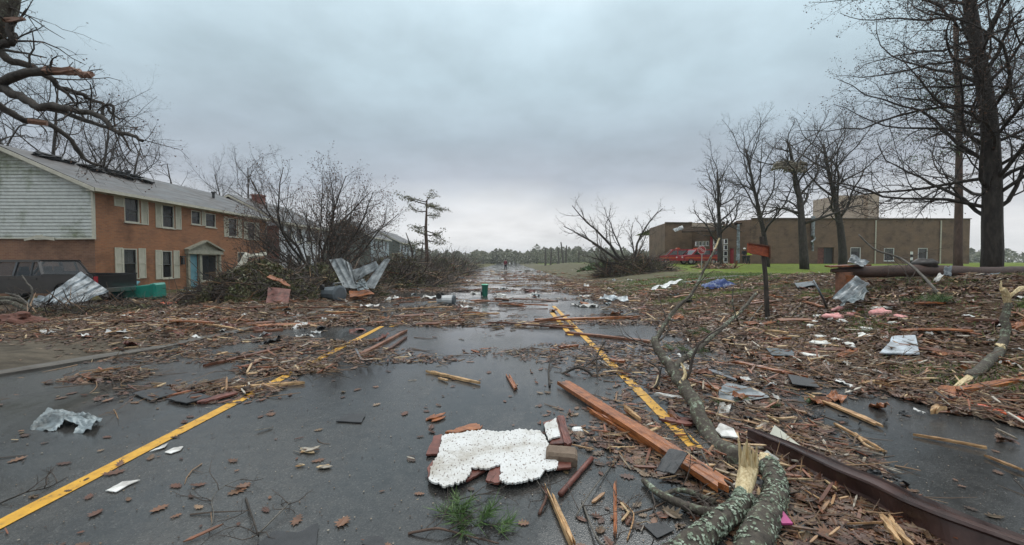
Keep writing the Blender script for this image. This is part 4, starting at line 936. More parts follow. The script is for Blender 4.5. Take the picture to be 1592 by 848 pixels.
# ------------------------------------------------------------------ brush heaps
def brush(name, label, cx, cy, rx, ry, h, ntw, nlf, seed, leafmat, lean=.3, lsize=.05, planks=0, tl=(.3, 1.0)):
    """tangled heap: twigs, leaves; nobody could count its sticks"""
    rg = random.Random(seed); b = MB(); base = lambda X, Y: hgt(X, Y)
    for i in range(ntw):
        a = rg.uniform(0, 6.28); q = math.sqrt(rg.random()); X = cx+math.cos(a)*q*rx; Y = cy+math.sin(a)*q*ry
        top = h*(1-q*q)*(.75+.5*noise.noise(V((X*.6, Y*.6, seed)))); z = base(X, Y)+rg.random()**.8*top
        d = V((rg.gauss(0, 1), rg.gauss(0, .8), rg.gauss(.15, .45))).normalized(); L = rg.uniform(*tl); r = rg.choice((.003, .004, .005, .007, .010, .016))*(1+.035*cy)
        p0 = V((X, Y, z)); p1 = p0+d*L*.5+V((rg.gauss(0, .05), 0, rg.gauss(0, .05))); p2 = p1+(d+V((rg.gauss(0, .2), rg.gauss(0, .2), rg.gauss(0, .2))))*L*.5
        for p in (p1, p2): p.z = max(p.z, base(p.x, p.y)+.02)
        b.tube([p0, p1, p2], [r, r*.8, r*.4], 3, m=0 if rg.random() < .8 else 2, cap=False)
    for i in range(nlf):
        a = rg.uniform(0, 6.28); q = math.sqrt(rg.random()); X = cx+math.cos(a)*q*rx*1.02; Y = cy+math.sin(a)*q*ry*1.02
        cl = noise.noise(V((X*1.3, Y*1.3, seed+9)))
        if cl < -.15: continue
        top = h*(1-q*q)*(.75+.5*noise.noise(V((X*.6, Y*.6, seed)))); z = base(X, Y)+rg.random()**.6*top*.95
        s = lsize*rg.uniform(.5, 1.5); u = V((rg.gauss(0, 1), rg.gauss(0, 1), rg.gauss(0, 1))).normalized()*s; w = V((rg.gauss(0, 1), rg.gauss(0, 1), rg.gauss(0, 1))).normalized()*s*.6; c = V((X, Y, z))
        b.face([c-u, c+w, c+u, c-w], 1)
    for i in range(planks):
        a = rg.uniform(0, 6.28); q = math.sqrt(rg.random()); X = cx+math.cos(a)*q*rx; Y = cy+math.sin(a)*q*ry; z = base(X, Y)+h*(1-q*q)*.8*rg.random()+.05
        d = V((rg.gauss(0, 1), rg.gauss(0, 1), rg.gauss(0, .3))).normalized()*rg.uniform(.2, .7); b.bar(V((X, Y, z))-d, V((X, Y, z))+d, rg.uniform(.05, .14), .03, m=3)
    return tag(b.build(name, [m_twig, leafmat, m_stick, m_chip]), label, 'brush', kind='stuff')
brush('brush_heap', 'olive brown heap of shrubs and branches in front of the brick terrace', -9.3, 15.6, 2.7, 2.2, 1.75, 3600, 42000, 1, m_shrub, lsize=.055)
brush('brush_heap', 'brown tangle of branches below the uprooted crown', -7.7, 17.8, 2.5, 2.4, 1.55, 3400, 18000, 2, m_shrub, planks=30, lsize=.055)
brush('brush_heap', 'long dark heap of branches beneath the lone pine', -6.7, 25.5, 3.2, 4.5, 1.95, 4200, 20000, 3, m_shrub, planks=60, lsize=.08, tl=(.4, 1.5))
brush('brush_heap', 'far brush heap reaching the left road edge beyond the pine', -7.2, 44, 3.0, 6, 1.8, 2400, 16000, 4, m_shrub, planks=40, lsize=.13, tl=(.6, 2.2))
brush('brush_heap', 'faint brush heap at the far left roadside by the wood', -11, 75, 5, 12, 2.6, 900, 5000, 5, m_shrub, lsize=.25, tl=(1.5, 4))
p = P(985, 424, 33.5); brush('brush_heap', 'dark heap of branches around the fallen tree beside the lawn', p.x, 33.5, 3.0, 2.2, 1.6, 3200, 16000, 6, m_shrub, planks=60, lsize=.09, tl=(.5, 1.6))
p = P(1110, 425, 38); brush('rubble_heap', 'low rubble heap on the lawn before the torn school entrance', p.x, 38, 2.0, 1.2, .5, 120, 0, 8, m_shrub, planks=120)
brush('brush_heap', 'grey-green tangle of branches below the charcoal pickup', -13.2, 13.2, 2.8, 1.0, .38, 600, 4000, 10, m_shrub, lsize=.04)
p = P(940, 428, 45); brush('shrub', 'low green shrub at the roadside left of the fallen tree', p.x, 45, 3.0, 2, 1.0, 100, 4000, 11, m_needle, lsize=.12)['category'] = 'shrub'

# ------------------------------------------------------------------ pickup, bins, vehicles
def wheel(parent, x, y, z, r=.38, w=.25, ax='y'):
    t = MB(); n = 20
    prof = [(r*.62, -w/2), (r*.93, -w/2), (r, -w*.35), (r, w*.35), (r*.93, w/2), (r*.62, w/2)]
    for k, (rr, yy) in enumerate(prof):
        for i in range(n): a = 6.2832*i/n; t.v.append((x+rr*math.cos(a), y+yy, z+rr*math.sin(a)))
    for k in range(len(prof)-1):
        for i in range(n): a = k*n+i; c = k*n+(i+1) % n; t.f.append((a, c, c+n, a+n)); t.m.append(0)
    o = t.build('wheel', m_rubber, parent, local=True, smooth=True)
    h = MB(); h.tube([V((x, y-w*.42, z)), V((x, y+w*.42, z))], [r*.62, r*.62], 16)
    for i in range(6): a = 6.2832*i/6; h.bar(V((x, y-w*.5, z)), V((x+r*.55*math.cos(a), y-w*.45, z+r*.55*math.sin(a))), .07, .03)
    h.build('rim', m_chrome, o, local=True)
def pickup():
    # local frame: +x = rear (right in the picture), nose to the left, y across
    Y0 = 16.6; xr = P(171, 440, Y0).x; root = empty('pickup_truck', (xr-2.9, Y0+.3, hgt(xr-2.9, Y0)), 'charcoal crew cab pickup parked before the pale gable, metal sheet against it', 'pickup truck')
    def arch(cx, r=.46, z0=.42, n=10): return [(cx-r+2*r*i/n, z0+math.sqrt(max(0, r*r-(r-2*r*i/n)**2))*.92) for i in range(n+1)]
    low = [(-2.85, .45)]+arch(-1.95)+arch(1.75)+[(2.85, .45)]
    body = low+[(2.87, 1.12), (.95, 1.12), (.93, 1.08), (-1.3, 1.08), (-2.7, 1.0), (-2.88, .85)]
    b = MB()
    for y in (-.93, .86):
        b.prism([(x, y, z) for x, z in body], (0, .07, 0))
    b.box((0, 0, .6), (5.3, 1.7, .25)); b.box((-2.1, 0, .98), (1.5, 1.75, .14)); b.box((2.83, 0, .8), (.08, 1.72, .6)); b.box((.93, 0, .8), (.06, 1.72, .6)); b.box((-2.84, 0, .68), (.1, 1.75, .38))
    b.build('body', m_truck, root, local=True)
    c = MB(); zr = 1.66
    for y, s in ((-.9, 1), (.9, -1)):
        yt = y*.83
        for (xa, xb) in ((-1.55, -.85), (-.2, -.18), (.92, .62)): c.bar(V((xa, y, 1.07)), V((xb, yt, zr)), .09, .06)
        c.bar(V((.45, y, 1.08)), V((.42, yt, zr)), .05, .05); c.bar(V((-.9, yt, zr)), V((.66, yt, zr)), .08, .07); c.bar(V((-1.5, y, 1.08)), V((.95, y, 1.08)), .07, .05)
    c.prism([(-.9, -.74, zr+.01), (.66, -.74, zr+.01), (.66, .74, zr+.01), (-.9, .74, zr+.01)], (0, 0, .05)); c.build('cab', m_truck, root, local=True)
    gl = MB()
    for y in (-.9, .9): gl.face([(-1.5, y, 1.1), (.9, y, 1.1), (.62, y*.83, zr-.03), (-.83, y*.83, zr-.03)])
    gl.face([(-1.55, -.85, 1.1), (-1.55, .85, 1.1), (-.87, .72, zr-.02), (-.87, -.72, zr-.02)]); gl.face([(.92, -.85, 1.12), (.92, .85, 1.12), (.64, .72, zr-.02), (.64, -.72, zr-.02)])
    gl.build('window', m_pane, root, local=True)
    for (x, y) in ((-.35, -.42), (-.35, .42), (.55, 0)):
        s = MB(); s.box((x, y, .95), (.15, .5 if y else 1.4, .62)); s.box((x, y, 1.35), (.11, .26, .2)); s.build('seat', m_dark, root, local=True)
    tr = MB(); tr.box((1.9, -.9, 1.14), (1.95, .1, .05)); tr.box((1.9, .9, 1.14), (1.95, .1, .05)); tr.build('bed_rail', m_dark, root, local=True)
    for x in (-.95, .12): h = MB(); h.box((x+.5, -.945, .98), (.2, .03, .04)); h.build('handle', m_dark, root, local=True)
    m = MB(); m.box((-1.42, -1.05, 1.17), (.12, .22, .2)); m.build('mirror', m_truck, root, local=True)
    t = MB(); t.box((2.88, -.85, .9), (.05, .14, .34)); t.build('tail_light', m_red, root, local=True)
    bp = MB(); bp.box((2.98, 0, .52), (.18, 1.8, .16)); bp.build('bumper', m_chrome, root, local=True)
    for x in (-1.95, 1.75):
        for y in (-.82, .82): wheel(root, x, y, .38)
pickup()
def corr(u, amp=.06, n=4):
    x = (u*n) % 1; return amp if x < .12 else (amp*(1-(x-.12)/.05) if x < .17 else (0 if x < .95 else amp*(x-.95)/.05))
Ys = 15.2
s = MB(); s.sheet([P(60, 468, Ys-.6), P(124, 421, Ys+.2), P(168, 452, Ys), P(112, 474, Ys-.9)], 20, 40, lambda u, v: corr(v, .05, 4)+.05*noise.noise(V((u*4, v*4, 1))), .005)
tag(s.build('metal_sheet', m_galv), 'ribbed silver roofing sheet leaning on the charcoal pickup', 'metal sheet')
s = MB(); s.sheet([P(42, 468, Ys-.5), P(62, 458, Ys), P(100, 472, Ys-.3), P(60, 482, Ys-1)], 16, 16, lambda u, v: corr(v, .05, 3)+.12*noise.noise(V((u*4, v*4, 7))), .005)
tag(s.build('metal_sheet', m_greyplastic), 'dark crumpled sheet under the ribbed silver one by the pickup', 'metal sheet')
def bin_(name, label, M_, L, Wd, D, body, lidmat, cat='bin', rnd_=False):
    """wheeled bin, local z = up when standing"""
    root = empty(name, M_.to_translation(), label, cat); Q = M_.to_3x3()
    def put(b, n, mat, par):
        b.v = [tuple(Q @ V(p)) for p in b.v]; return b.build(n, mat, par, local=True)
    b = MB(); n = 12
    def ring(z, w, d, rr=.06):
        pts = []; rr = min(w, d)/2*.98 if rnd_ else rr
        for cx, cy, a0 in ((1, 1, 0), (-1, 1, 90), (-1, -1, 180), (1, -1, 270)):
            for k in range(4): a = R(a0+30*k); pts.append((cx*(w/2-rr)+rr*math.cos(a), cy*(d/2-rr)+rr*math.sin(a), z))
        return pts
    zs = [(0, .78), (.03, .82), (L*.5, .92), (L*.86, 1.0), (L*.87, 1.08), (L*.95, 1.08)]
    for z, k in zs: b.v.extend(ring(z, Wd*k, D*k))
    for j in range(len(zs)-1):
        for i in range(16): a = j*16+i; c = j*16+(i+1) % 16; b.f.append((a, c, c+16, a+16)); b.m.append(0)
    b.f.append(tuple(range(15, -1, -1))); b.m.append(0)
    put(b, 'body', body, root)
    l = MB(); l.v.extend(ring(L*.95, Wd*1.14, D*1.14)); l.v.extend(ring(L*.97, Wd*1.14, D*1.14)); l.v.extend(ring(L*1.02, Wd*.85, D*.85))
    for j in range(2):
        for i in range(16): a = j*16+i; c = j*16+(i+1) % 16; l.f.append((a, c, c+16, a+16)); l.m.append(0)
    l.f.append(tuple(range(32, 48))); l.m.append(0); l.f.append(tuple(range(15, -1, -1))); l.m.append(0)
    put(l, 'lid', lidmat, root)
    h = MB(); h.tube([V((-Wd*.4, D*.58, L*.9)), V((-Wd*.4, D*.7, L*.92)), V((Wd*.4, D*.7, L*.92)), V((Wd*.4, D*.58, L*.9))], [.018]*4, 6); put(h, 'handle', body, root)
    for x in (-1, 1):
        w = MB(); w.tube([V((x*Wd*.36, D*.42, .1)), V((x*Wd*.48, D*.42, .1))], [.1, .1], 14); put(w, 'wheel', m_rubber, root)
    return root
def place(X, Y, z, rx=0, ry=0, rz=0): return Matrix.Translation((X, Y, z)) @ Matrix.Rotation(R(rz), 4, 'Z') @ Matrix.Rotation(R(ry), 4, 'Y') @ Matrix.Rotation(R(rx), 4, 'X')
p = P(200, 456, 17.8); bin_('wheeled_bin', 'bright teal bin lying on its side below the shuttered window', place(p.x-.05, 17.8, .13, 0, 86, 4), 1.35, .6, .62, m_teal, m_teal)
p = P(181, 462, 17.6); bin_('wheeled_bin', 'blue-green bin tipped behind the tail of the pickup', place(p.x, 17.9, -.12, 12, 10, 30), .75, .72, .7, m_tealb, m_tealb)
p = G(754, 461); bin_('wheeled_bin', 'small green bin with pale lid standing in the middle of the road', place(p.x, p.y, .01, 0, 0, 20), .5, .27, .27, m_greenbin, m_lid, 'bin', True)
p = P(523, 463, 15.2); bin_('wheeled_bin', 'dented grey dustbin lying on its side under the bent metal', place(p.x-.3, 15.0, .33, 90, 0, 62), .75, .55, .55, m_greyplastic, m_greyplastic, 'bin', True)
p = G(694, 473); bin_('bucket', 'battered dirty white drum lying at the left road edge', place(p.x-.3, p.y, .16, 90, 0, 76), .62, .32, .32, m_bucket, m_greyplastic, 'drum', True)
# bent sheet metal thrown up beside the dustbin
for (cs, lab, sd_) in (([P(512, 404, 16.2), P(531, 401, 16.0), P(556, 449, 15.4), P(534, 447, 15.4)], 'grey folded metal channel standing left above the dustbin', 1),
                       ([P(533, 403, 16.2), P(545, 410, 16.0), P(556, 447, 15.5), P(545, 449, 15.6)], 'narrow dark metal channel between the two wide bent ones', 5),
                       ([P(548, 420, 16.4), P(584, 406, 16.0), P(590, 416, 15.8), P(550, 438, 16.0)], 'grey ribbed metal strip lying level behind the dustbin', 2),
                       ([P(598, 402, 15.9), P(607, 403, 15.9), P(582, 449, 15.2), P(565, 446, 15.3)], 'long shiny metal channel slanting right above the dustbin', 3)):
    s = MB(); s.sheet(cs, 14, 20, lambda u, v: .035*abs(math.sin(u*6.5))+.015*noise.noise(V((u*3, v*5, sd_))), .008); tag(s.build('metal_channel', m_darkgalv), lab, 'metal channel', 'bent metal above the dustbin')
s = MB(); s.sheet([P(551, 441, 15.3), P(566, 432, 15.2), P(573, 450, 15.0), P(556, 452, 15.0)], 10, 10, lambda u, v: .12*noise.noise(V((u*5, v*5, 4))), .006); tag(s.build('metal_scrap', m_galv_w), 'bright crumpled metal scrap at the foot of the bent channels', 'metal scrap')
# red vehicles by the school
def red_vehicle(px, Y, label, rz, H=1.75, L=4.6):
    p = P(px, 400, Y); root = empty('emergency_vehicle', (p.x, Y, hgt(p.x, Y)), label, 'fire vehicle', 'red vehicles by the school', rz=R(rz)); h = L/2
    b = MB(); side = [(-h, .4), (-h, .95), (-h+.9, 1.02), (-h+1.5, H-.08), (h-.3, H-.05), (h, 1.0), (h, .4)]; b.prism([(x, -.85, z) for x, z in side], (0, 1.7, 0)); b.build('body', m_red, root, local=True)
    w = MB()
    for y in (-.856, .856):
        for (x0, x1, x2, x3) in ((-h+1.1, -.3, -.3, -h+1.6), (-.2, .9, .9, -.2), (1.0, h-.2, h-.4, 1.0)): w.face([(x0, y, 1.05), (x1, y, 1.05), (x2, y, H-.2), (x3, y, H-.2)])
    w.face([(-h+.93, -.75, 1.06), (-h+.93, .75, 1.06), (-h+1.42, .7, H-.16), (-h+1.42, -.7, H-.16)]); w.build('window', m_glass, root, local=True)
    s = MB(); s.box((.0, -.862, .72), (L*.9, .02, .16)); s.build('stripe', m_redlt, root, local=True)
    l = MB(); l.box((-.1, 0, H+.05), (.3, 1.1, .12)); l.build('light_bar', m_redlt, root, local=True)
    for x in (-h+.85, h-.85):
        for y in (-.75, .75): wheel(root, x, y, .34, .34, .22)
    for y in (-.6, .6): k = MB(); k.box((-h-.01, y, .78), (.04, .26, .14)); k.build('headlight', m_white, root, local=True)
red_vehicle(1055, 47, 'red vehicle with dark windows, left one behind the brush heap', -12)
red_vehicle(1085, 45, 'red vehicle with orange side stripe beside the stop sign', 5, 1.7, 4.2)
# barrier board
# ------------------------------------------------------------------ people
def limb_skin(name, segs, mat, parent, sub=2):
    """segs: list of chains [(Vector, radius)...]; one skinned mesh rooted at the first vertex"""
    me = bpy.data.meshes.new(name); vs = []; es = []; rs = []; idx = {}
    def vid(p, r):
        k = (round(p[0], 4), round(p[1], 4), round(p[2], 4))
        if k not in idx: idx[k] = len(vs); vs.append(p); rs.append(r)
        return idx[k]
    for ch in segs:
        pr = None
        for (p, r) in ch:
            i = vid(p, r)
            if pr is not None and pr != i: es.append((pr, i))
            pr = i
    me.from_pydata(vs, es, []); me.materials.append(mat); o = bpy.data.objects.new(name, me); C.objects.link(o); o.parent = parent
    o.modifiers.new('skin', 'SKIN'); sm = o.modifiers.new('sub', 'SUBSURF'); sm.levels = sub-1; sm.render_levels = sub-1; me.skin_vertices or None
    for i, r in enumerate(rs): 
        rr = r if isinstance(r, tuple) else (r, r); me.skin_vertices[0].data[i].radius = rr
    me.skin_vertices[0].data[0].use_root = True
    for p in me.polygons: p.use_smooth = True
    # bake to a plain mesh
    dg = bpy.context.evaluated_depsgraph_get(); ev = o.evaluated_get(dg); nm = bpy.data.meshes.new_from_object(ev); o.modifiers.clear(); o.data = nm
    nm.polygons.foreach_set('use_smooth', [True]*len(nm.polygons)); 
    if not nm.materials: nm.materials.append(mat)
    return o
def person(loc, rz, label, top, legs, hat=None, stride=.18, group=None, armbend=0.0):
    root = empty('person', loc, label, 'person', group, rz=R(rz))
    hip = (0, 0, .93); S = stride
    def leg(s, f): return [(hip, .12), ((s*.10, 0, .88), .10), ((s*.10, f*.35, .50), .065), ((s*.10, f*.7+(-.04 if f < 0 else 0), .09), .045), ((s*.11, f*.7-.13, .045), .04)]
    sh = 1.42
    def arm(s, f): return [((0, 0, sh-.02), .12), ((s*.18, 0, sh), .065), ((s*.24, f*.5+.02, 1.14), .048), ((s*.22, f-.05-armbend, .92+armbend), .036), ((s*.215, f-.09-armbend*1.2, .83+armbend*1.3), .03)]
    body = [[(hip, (.13, .10)), ((0, 0, 1.15), (.13, .10)), ((0, 0, sh-.02), (.13, .09)), ((0, -.01, 1.50), .055), ((0, -.02, 1.56), .06), ((0, -.02, 1.64), .095), ((0, -.015, 1.72), .075)], leg(-1, S), leg(1, -S), arm(-1, -S*.8), arm(1, S*.8)]
    limb_skin('body', body, m_skin, root)
    k = 1.22
    jac = [[((0, 0, .86), (.17, .13)), ((0, 0, 1.15), (.165, .125)), ((0, 0, sh-.02), (.155, .115)), ((0, -.01, 1.49), .075)]]+[[(p, r*1.35) for p, r in arm(s, f)[:-1]] for s, f in ((-1, -S*.8), (1, S*.8))]
    jac[1][0] = jac[2][0] = ((0, 0, sh-.02), (.155, .115)); limb_skin('jacket', jac, top, root)
    tr = [[(hip, .145)]+[(p, r*1.3) for p, r in leg(s, f)[1:-1]] for s, f in ((-1, S), (1, -S))]; limb_skin('trousers', tr, legs, root)
    h = MB()
    if hat: h.ball((0, -.02, 1.72), .135, nu=14, nv=8, sq=(1, 1.1, .75)); h.box((0, -.02, 1.69), (.3, .36, .02)); h.build('helmet', hat, root, local=True, smooth=True)
    else: h.ball((0, .0, 1.69), .108, nu=14, nv=8, sq=(1, 1.05, 1)); h.build('hair', m_hair, root, local=True, smooth=True)
    f = MB()
    for x in (-.035, .035): f.ball((x, -.105, 1.645), .012, nu=6, nv=4)
    f.ball((0, -.12, 1.615), .014, nu=6, nv=4); f.build('face', m_skin, root, local=True)
    return root
p = P(786, 422, 63); person((p.x, 63, 0), 10, 'person in a maroon jacket standing far down the middle of the road', m_jacket, m_pants)
p = P(1163, 412, 44); person((p.x, 44, hgt(p.x, 44)), 60, 'person in yellow high-visibility vest and white helmet near the school', m_hivis, m_pants, hat=m_white, armbend=.15)
p = P(1157, 412, 45.5); person((p.x, 45.5, hgt(p.x, 45.5)), -30, 'person in dark coat and white helmet behind the yellow-vested one', m_pants, m_pants, hat=m_white, armbend=.1)

# ------------------------------------------------------------------ signs
def stop_sign():
    Y0 = 36; p = P(1091, 389, Y0); r = .40; z0 = hgt(p.x, Y0); root = empty('stop_sign', (p.x, Y0, z0), 'tilted red stop sign in front of the red school door', 'sign'); zc = p.z-z0
    po = MB(); po.bar(V((0, .03, -.2)), V((.06, .03, zc+.35)), .06, .04, up=V((0, 1, 0))); po.build('post', m_chrome, root, local=True)
    Q = Matrix.Rotation(R(38), 3, 'Y')
    r = .38
    oc = [Q @ V((r*math.cos(R(22.5+45*i)), 0, r*math.sin(R(22.5+45*i)))) for i in range(8)]
    b = MB(); b.prism([V((0, 0, zc))+q for q in oc], (0, -.006, 0), m=1); b.prism([V((0, -.008, zc))+q*.93 for q in oc], (0, -.004, 0), m=0); pl = b.build('plate', [m_red, m_white], root, local=True)
    tc = bpy.data.curves.new('lettering', 'FONT'); tc.body = 'STOP'; tc.size = .22; tc.align_x = 'CENTER'; tc.align_y = 'CENTER'; tc.extrude = .002
    to = bpy.data.objects.new('tmp', tc); C.objects.link(to); dg = bpy.context.evaluated_depsgraph_get(); me = bpy.data.meshes.new_from_object(to.evaluated_get(dg)); bpy.data.objects.remove(to)
    me.materials.clear(); me.materials.append(m_white); lo = bpy.data.objects.new('lettering', me); C.objects.link(lo); lo.parent = pl; lo.location = (0, -.016, zc)
    lo.rotation_euler = (Q.to_4x4() @ Matrix.Rotation(R(90), 4, 'X')).to_euler()
stop_sign()
def board_sign():
    b0 = G(1194, 496); Y0 = b0.y; root = empty('sign_board', b0, 'rusty orange-brown board on a leaning dark post at the right roadside', 'sign')
    top = P(1184, 368, Y0); po = MB(); po.tube([b0-V((0, 0, .2)), b0.lerp(top, .5)+V((.02, 0, 0)), top], [.055, .05, .05], 7, wob=.15); po.build('post', m_bark, root)
    q = [P(1163, 378, Y0-.08), P(1196, 383, Y0-.05), P(1196, 400, Y0-.05), P(1162, 393, Y0-.1)]; s = MB(); s.sheet([q[3], q[2], q[1], q[0]], 14, 8, lambda u, v: .012*noise.noise(V((u*4, v*4, 3))), .03); s.build('board', m_rust, root)
    s = MB(); s.bar(P(1164, 378, Y0-.1), P(1197, 383, Y0-.07), .03, .03); s.bar(P(1196.5, 383, Y0-.1), P(1197, 402, Y0-.07), .03, .03); s.build('board_edge', m_wood_brown, root)
board_sign()
# striped marker by the school and lamp
p = P(1417, 406, 24); b = MB(); z0 = hgt(p.x, 24)
for k in range(8): b.tube([V((p.x, 24, z0+k*.17)), V((p.x, 24, z0+k*.17+.168))], [.06, .06], 8, m=k % 2)
tag(b.build('marker_post', [m_dark, m_white]), 'thin black and white banded post behind the long pole', 'marker post')

# ------------------------------------------------------------------ debris: planks and boards one by one
def plank(name, a, b_, w, t, mat, label, cat='plank', group=None, jag=.06, roll=0.0, seed=None, bow=.0, strips=5):
    rg = random.Random(seed if seed is not None else hash((round(a.x, 3), round(b_.y, 3))) & 0xffff)
    L = (b_-a).length; o = make_plank_mesh(name, L, w, t, mat, rg, jag, bow, strips)
    d = (b_-a).normalized(); s, u = frame_of(d); Mx = Matrix((d, -s, u)).transposed() @ Matrix.Rotation(roll, 3, 'X')
    o.matrix_world = Matrix.Translation((a+b_)/2) @ Mx.to_4x4()
    return tag(o, label, cat, group)
def make_plank_mesh(name, L, w, t, mat, rg, jag, bow, strips=5):
    m = MB(); ns = 7; ea = [rg.random()**2*jag for _ in range(strips+1)]; eb = [rg.random()**2*jag for _ in range(strips+1)]
    for i in range(ns+1):
        for j in range(strips+1):
            y = -w/2+w*j/strips; x0, x1 = -L/2+ea[j], L/2-eb[j]; x = x0+(x1-x0)*i/ns; z = bow*math.sin(math.pi*i/ns)+.15*t*rg.uniform(-1, 1)
            y2 = y*(1+.05*math.sin(i*2.1)); m.v.append((x, y2, z+t/2)); m.v.append((x, y2, z-t/2))
    I = lambda i, j, k: (i*(strips+1)+j)*2+k
    for i in range(ns):
        for j in range(strips):
            m.f.append((I(i, j, 0), I(i+1, j, 0), I(i+1, j+1, 0), I(i, j+1, 0))); m.m.append(0); m.f.append((I(i, j+1, 1), I(i+1, j+1, 1), I(i+1, j, 1), I(i, j, 1))); m.m.append(0)
    for i in range(ns):
        for j in (0, strips): q = (I(i, j, 0), I(i, j, 1), I(i+1, j, 1), I(i+1, j, 0)); m.f.append(q if j == 0 else q[::-1]); m.m.append(0)
    for j in range(strips):
        for i in (0, ns): q = (I(i, j, 1), I(i, j, 0), I(i, j+1, 0), I(i, j+1, 1)); m.f.append(q if i == 0 else q[::-1]); m.m.append(0)
    return m.build(name, mat, origin=(0, 0, 0))
def PL(x0, y0, x1, y1, w, t, mat, label, l0=.02, l1=.02, **k): return plank(k.pop('name', 'plank'), G(x0, y0, l0), G(x1, y1, l1), w, t, mat, label, **k)
# the long timber and its split half
PL(874, 594, 1140, 764, .135, .04, m_wood_red, 'long wet orange timber lying from the yellow line to the splintered branch', .05, .08, jag=.12, name='timber')
PL(912, 634, 1062, 722, .075, .035, m_wood_red, 'shorter orange timber lying tight along the underside of the long one', .02, .03, jag=.2, name='timber')
PL(968, 630, 998, 655, .03, .03, m_wood_pale, 'small pale splinter stuck to the long orange timber', .085, .09, jag=.2, name='splinter')
o = MB(); o.sheet([G(1018, 733, .10), G(1048, 737, .13), G(1070, 705, .16), G(1040, 698, .17)], 8, 8, lambda u, v: .012*math.sin(u*3)+.012*noise.noise(V((u*3, v*3, 0))), .008); tag(o.build('roof_shingle', m_shingle_d), 'dark grey shingle scrap folded over the long orange timber', 'shingle')
LIST = [ # x0,y0,x1,y1,w,t,mat,label
 (663, 577, 746, 596, .04, .03, m_wood_pale, 'pale brown stick lying alone on the wet centre lane'),
 (788, 581, 803, 606, .05, .025, m_wood_red, 'short orange splinter lying right of the pale brown stick'),
 (682, 588, 697, 592, .03, .02, m_wood_pale, 'tiny pale splinter just below the lone pale stick'),
 (560, 552, 632, 514, .07, .04, m_wood_brown, 'brown timber at the end of the left yellow line, longest there'),
 (598, 548, 632, 524, .05, .03, m_wood_brown, 'thin brown timber tucked against the right of the longer one by the yellow line'),
 (552, 541, 562, 560, .03, .02, m_wood_grey, 'short dark stick left of the brown timbers at the yellow line end'),
 (318, 569, 450, 538, .07, .035, m_wood_brown, 'long brown board across the left lane above the debris patch'),
 (830, 498, 1000, 493, .12, .05, m_wood_red, 'long red-brown plank lying across both right yellow lines'),
 (880, 517, 1012, 531, .10, .04, m_wood_brown, 'brown board crossing the right yellow lines, next nearer than the long plank'),
 (868, 540, 902, 537, .08, .03, m_wood_red, 'short orange board left of the broken right yellow line'),
 (946, 560, 972, 562, .12, .03, m_wood_red, 'stubby orange board right of the yellow line by the twigs'),
 (1068, 590, 1122, 607, .08, .035, m_wood_red, 'orange splintered board right of the rising branch'),
 (1088, 570, 1150, 592, .09, .015, m_wood_grey, 'blue-grey strip lying behind the orange board right of the branch'),
 (1018, 612, 1064, 620, .07, .02, m_board_white, 'off-white strip touching the rising branch from the left'),
 (1138, 562, 1256, 586, .10, .03, m_wood_red, 'long dark red board in the leaf litter right of the branch'),
 (1160, 548, 1230, 560, .09, .03, m_wood_red, 'red board parallel and behind the long dark red one'),
 (1250, 611, 1378, 665, .07, .02, m_wood_pale, 'long pale yellow split board slanting over the leaf litter'),
 (1482, 618, 1610, 662, .07, .05, m_redlt, 'bright red-orange painted rail at the right edge'),
 (1470, 611, 1610, 588, .09, .05, m_wood_red, 'dark red timber rising to the right edge behind the red-orange rail'),
 (1570, 515, 1605, 500, .14, .09, m_wood_red, 'thick orange timber end poking in at the right edge above the cut branch'),
 (1298, 556, 1334, 543, .10, .04, m_wood_red, 'short red block of wood left of the pale blue board'),
 (1402, 555, 1425, 566, .10, .04, m_wood_red, 'small red block of wood below the pale blue board'),
 (1240, 532, 1322, 540, .08, .02, m_wood_pale, 'tan strip in the leaves left of the pale blue board'),
 (1348, 572, 1386, 584, .10, .02, m_board_white, 'cream strip in the leaves below the pale blue board'),
 (1418, 675, 1534, 696, .025, .02, m_wood_pale, 'thin pale split lath between asphalt and leaves at the right'),
 (1530, 708, 1592, 732, .02, .015, m_wood_pale, 'thin whitish lath at the right edge of the asphalt'),
 (1290, 655, 1376, 702, .02, .02, m_wood_pale, 'thin pale lath lying beside a curved yellow root on the verge'),
 (1195, 443, 1270, 436, .05, .03, m_wood_pale, 'long pale lath behind the sign post on the verge'),
 (1180, 505, 1205, 500, .12, .02, m_wood_red, 'orange scrap at the foot of the sign post'),
 (268, 511, 284, 522, .12, .03, m_board_maroon, 'maroon board piece, left of the pair on the muddy verge'),
 (282, 518, 306, 505, .12, .03, m_wood_red, 'orange-red board piece, right of the pair on the muddy verge'),
 (305, 627, 368, 610, .12, .02, m_board_maroon, 'flat reddish board touching the left yellow line'),
 (338, 605, 474, 595, .05, .03, m_wood_pale, 'pale peeled stick across the left yellow line'),
 (390, 516, 450, 512, .10, .04, m_wood_brown, 'brown timber at the road edge below the grey drum of brush'),
 (848, 752, 892, 850, .03, .03, m_wood_pale, 'long thin orange stick from the white panel to the bottom edge'),
 (956, 742, 957, 840, .02, .02, m_wood_red, 'straight thin red stick pointing at the camera'),
 (1372, 800, 1410, 850, .06, .03, m_wood_pale, 'bright orange split wood under the brown metal channel'),
 (1480, 545, 1592, 540, .02, .02, m_stick, 'straight dark stick beside the cut branch on the bank'),
 (1145, 440, 1100, 447, .06, .03, m_wood_pale, 'pale lath beside the blue-white cloth'),
 (1028, 648, 1085, 660, .16, .02, m_board_maroon, 'maroon flat board right of the yellow line under the branch'),
 (1040, 640, 1056, 655, .05, .04, m_wood_brown, 'stubby upright brown block under the rising branch'),
]
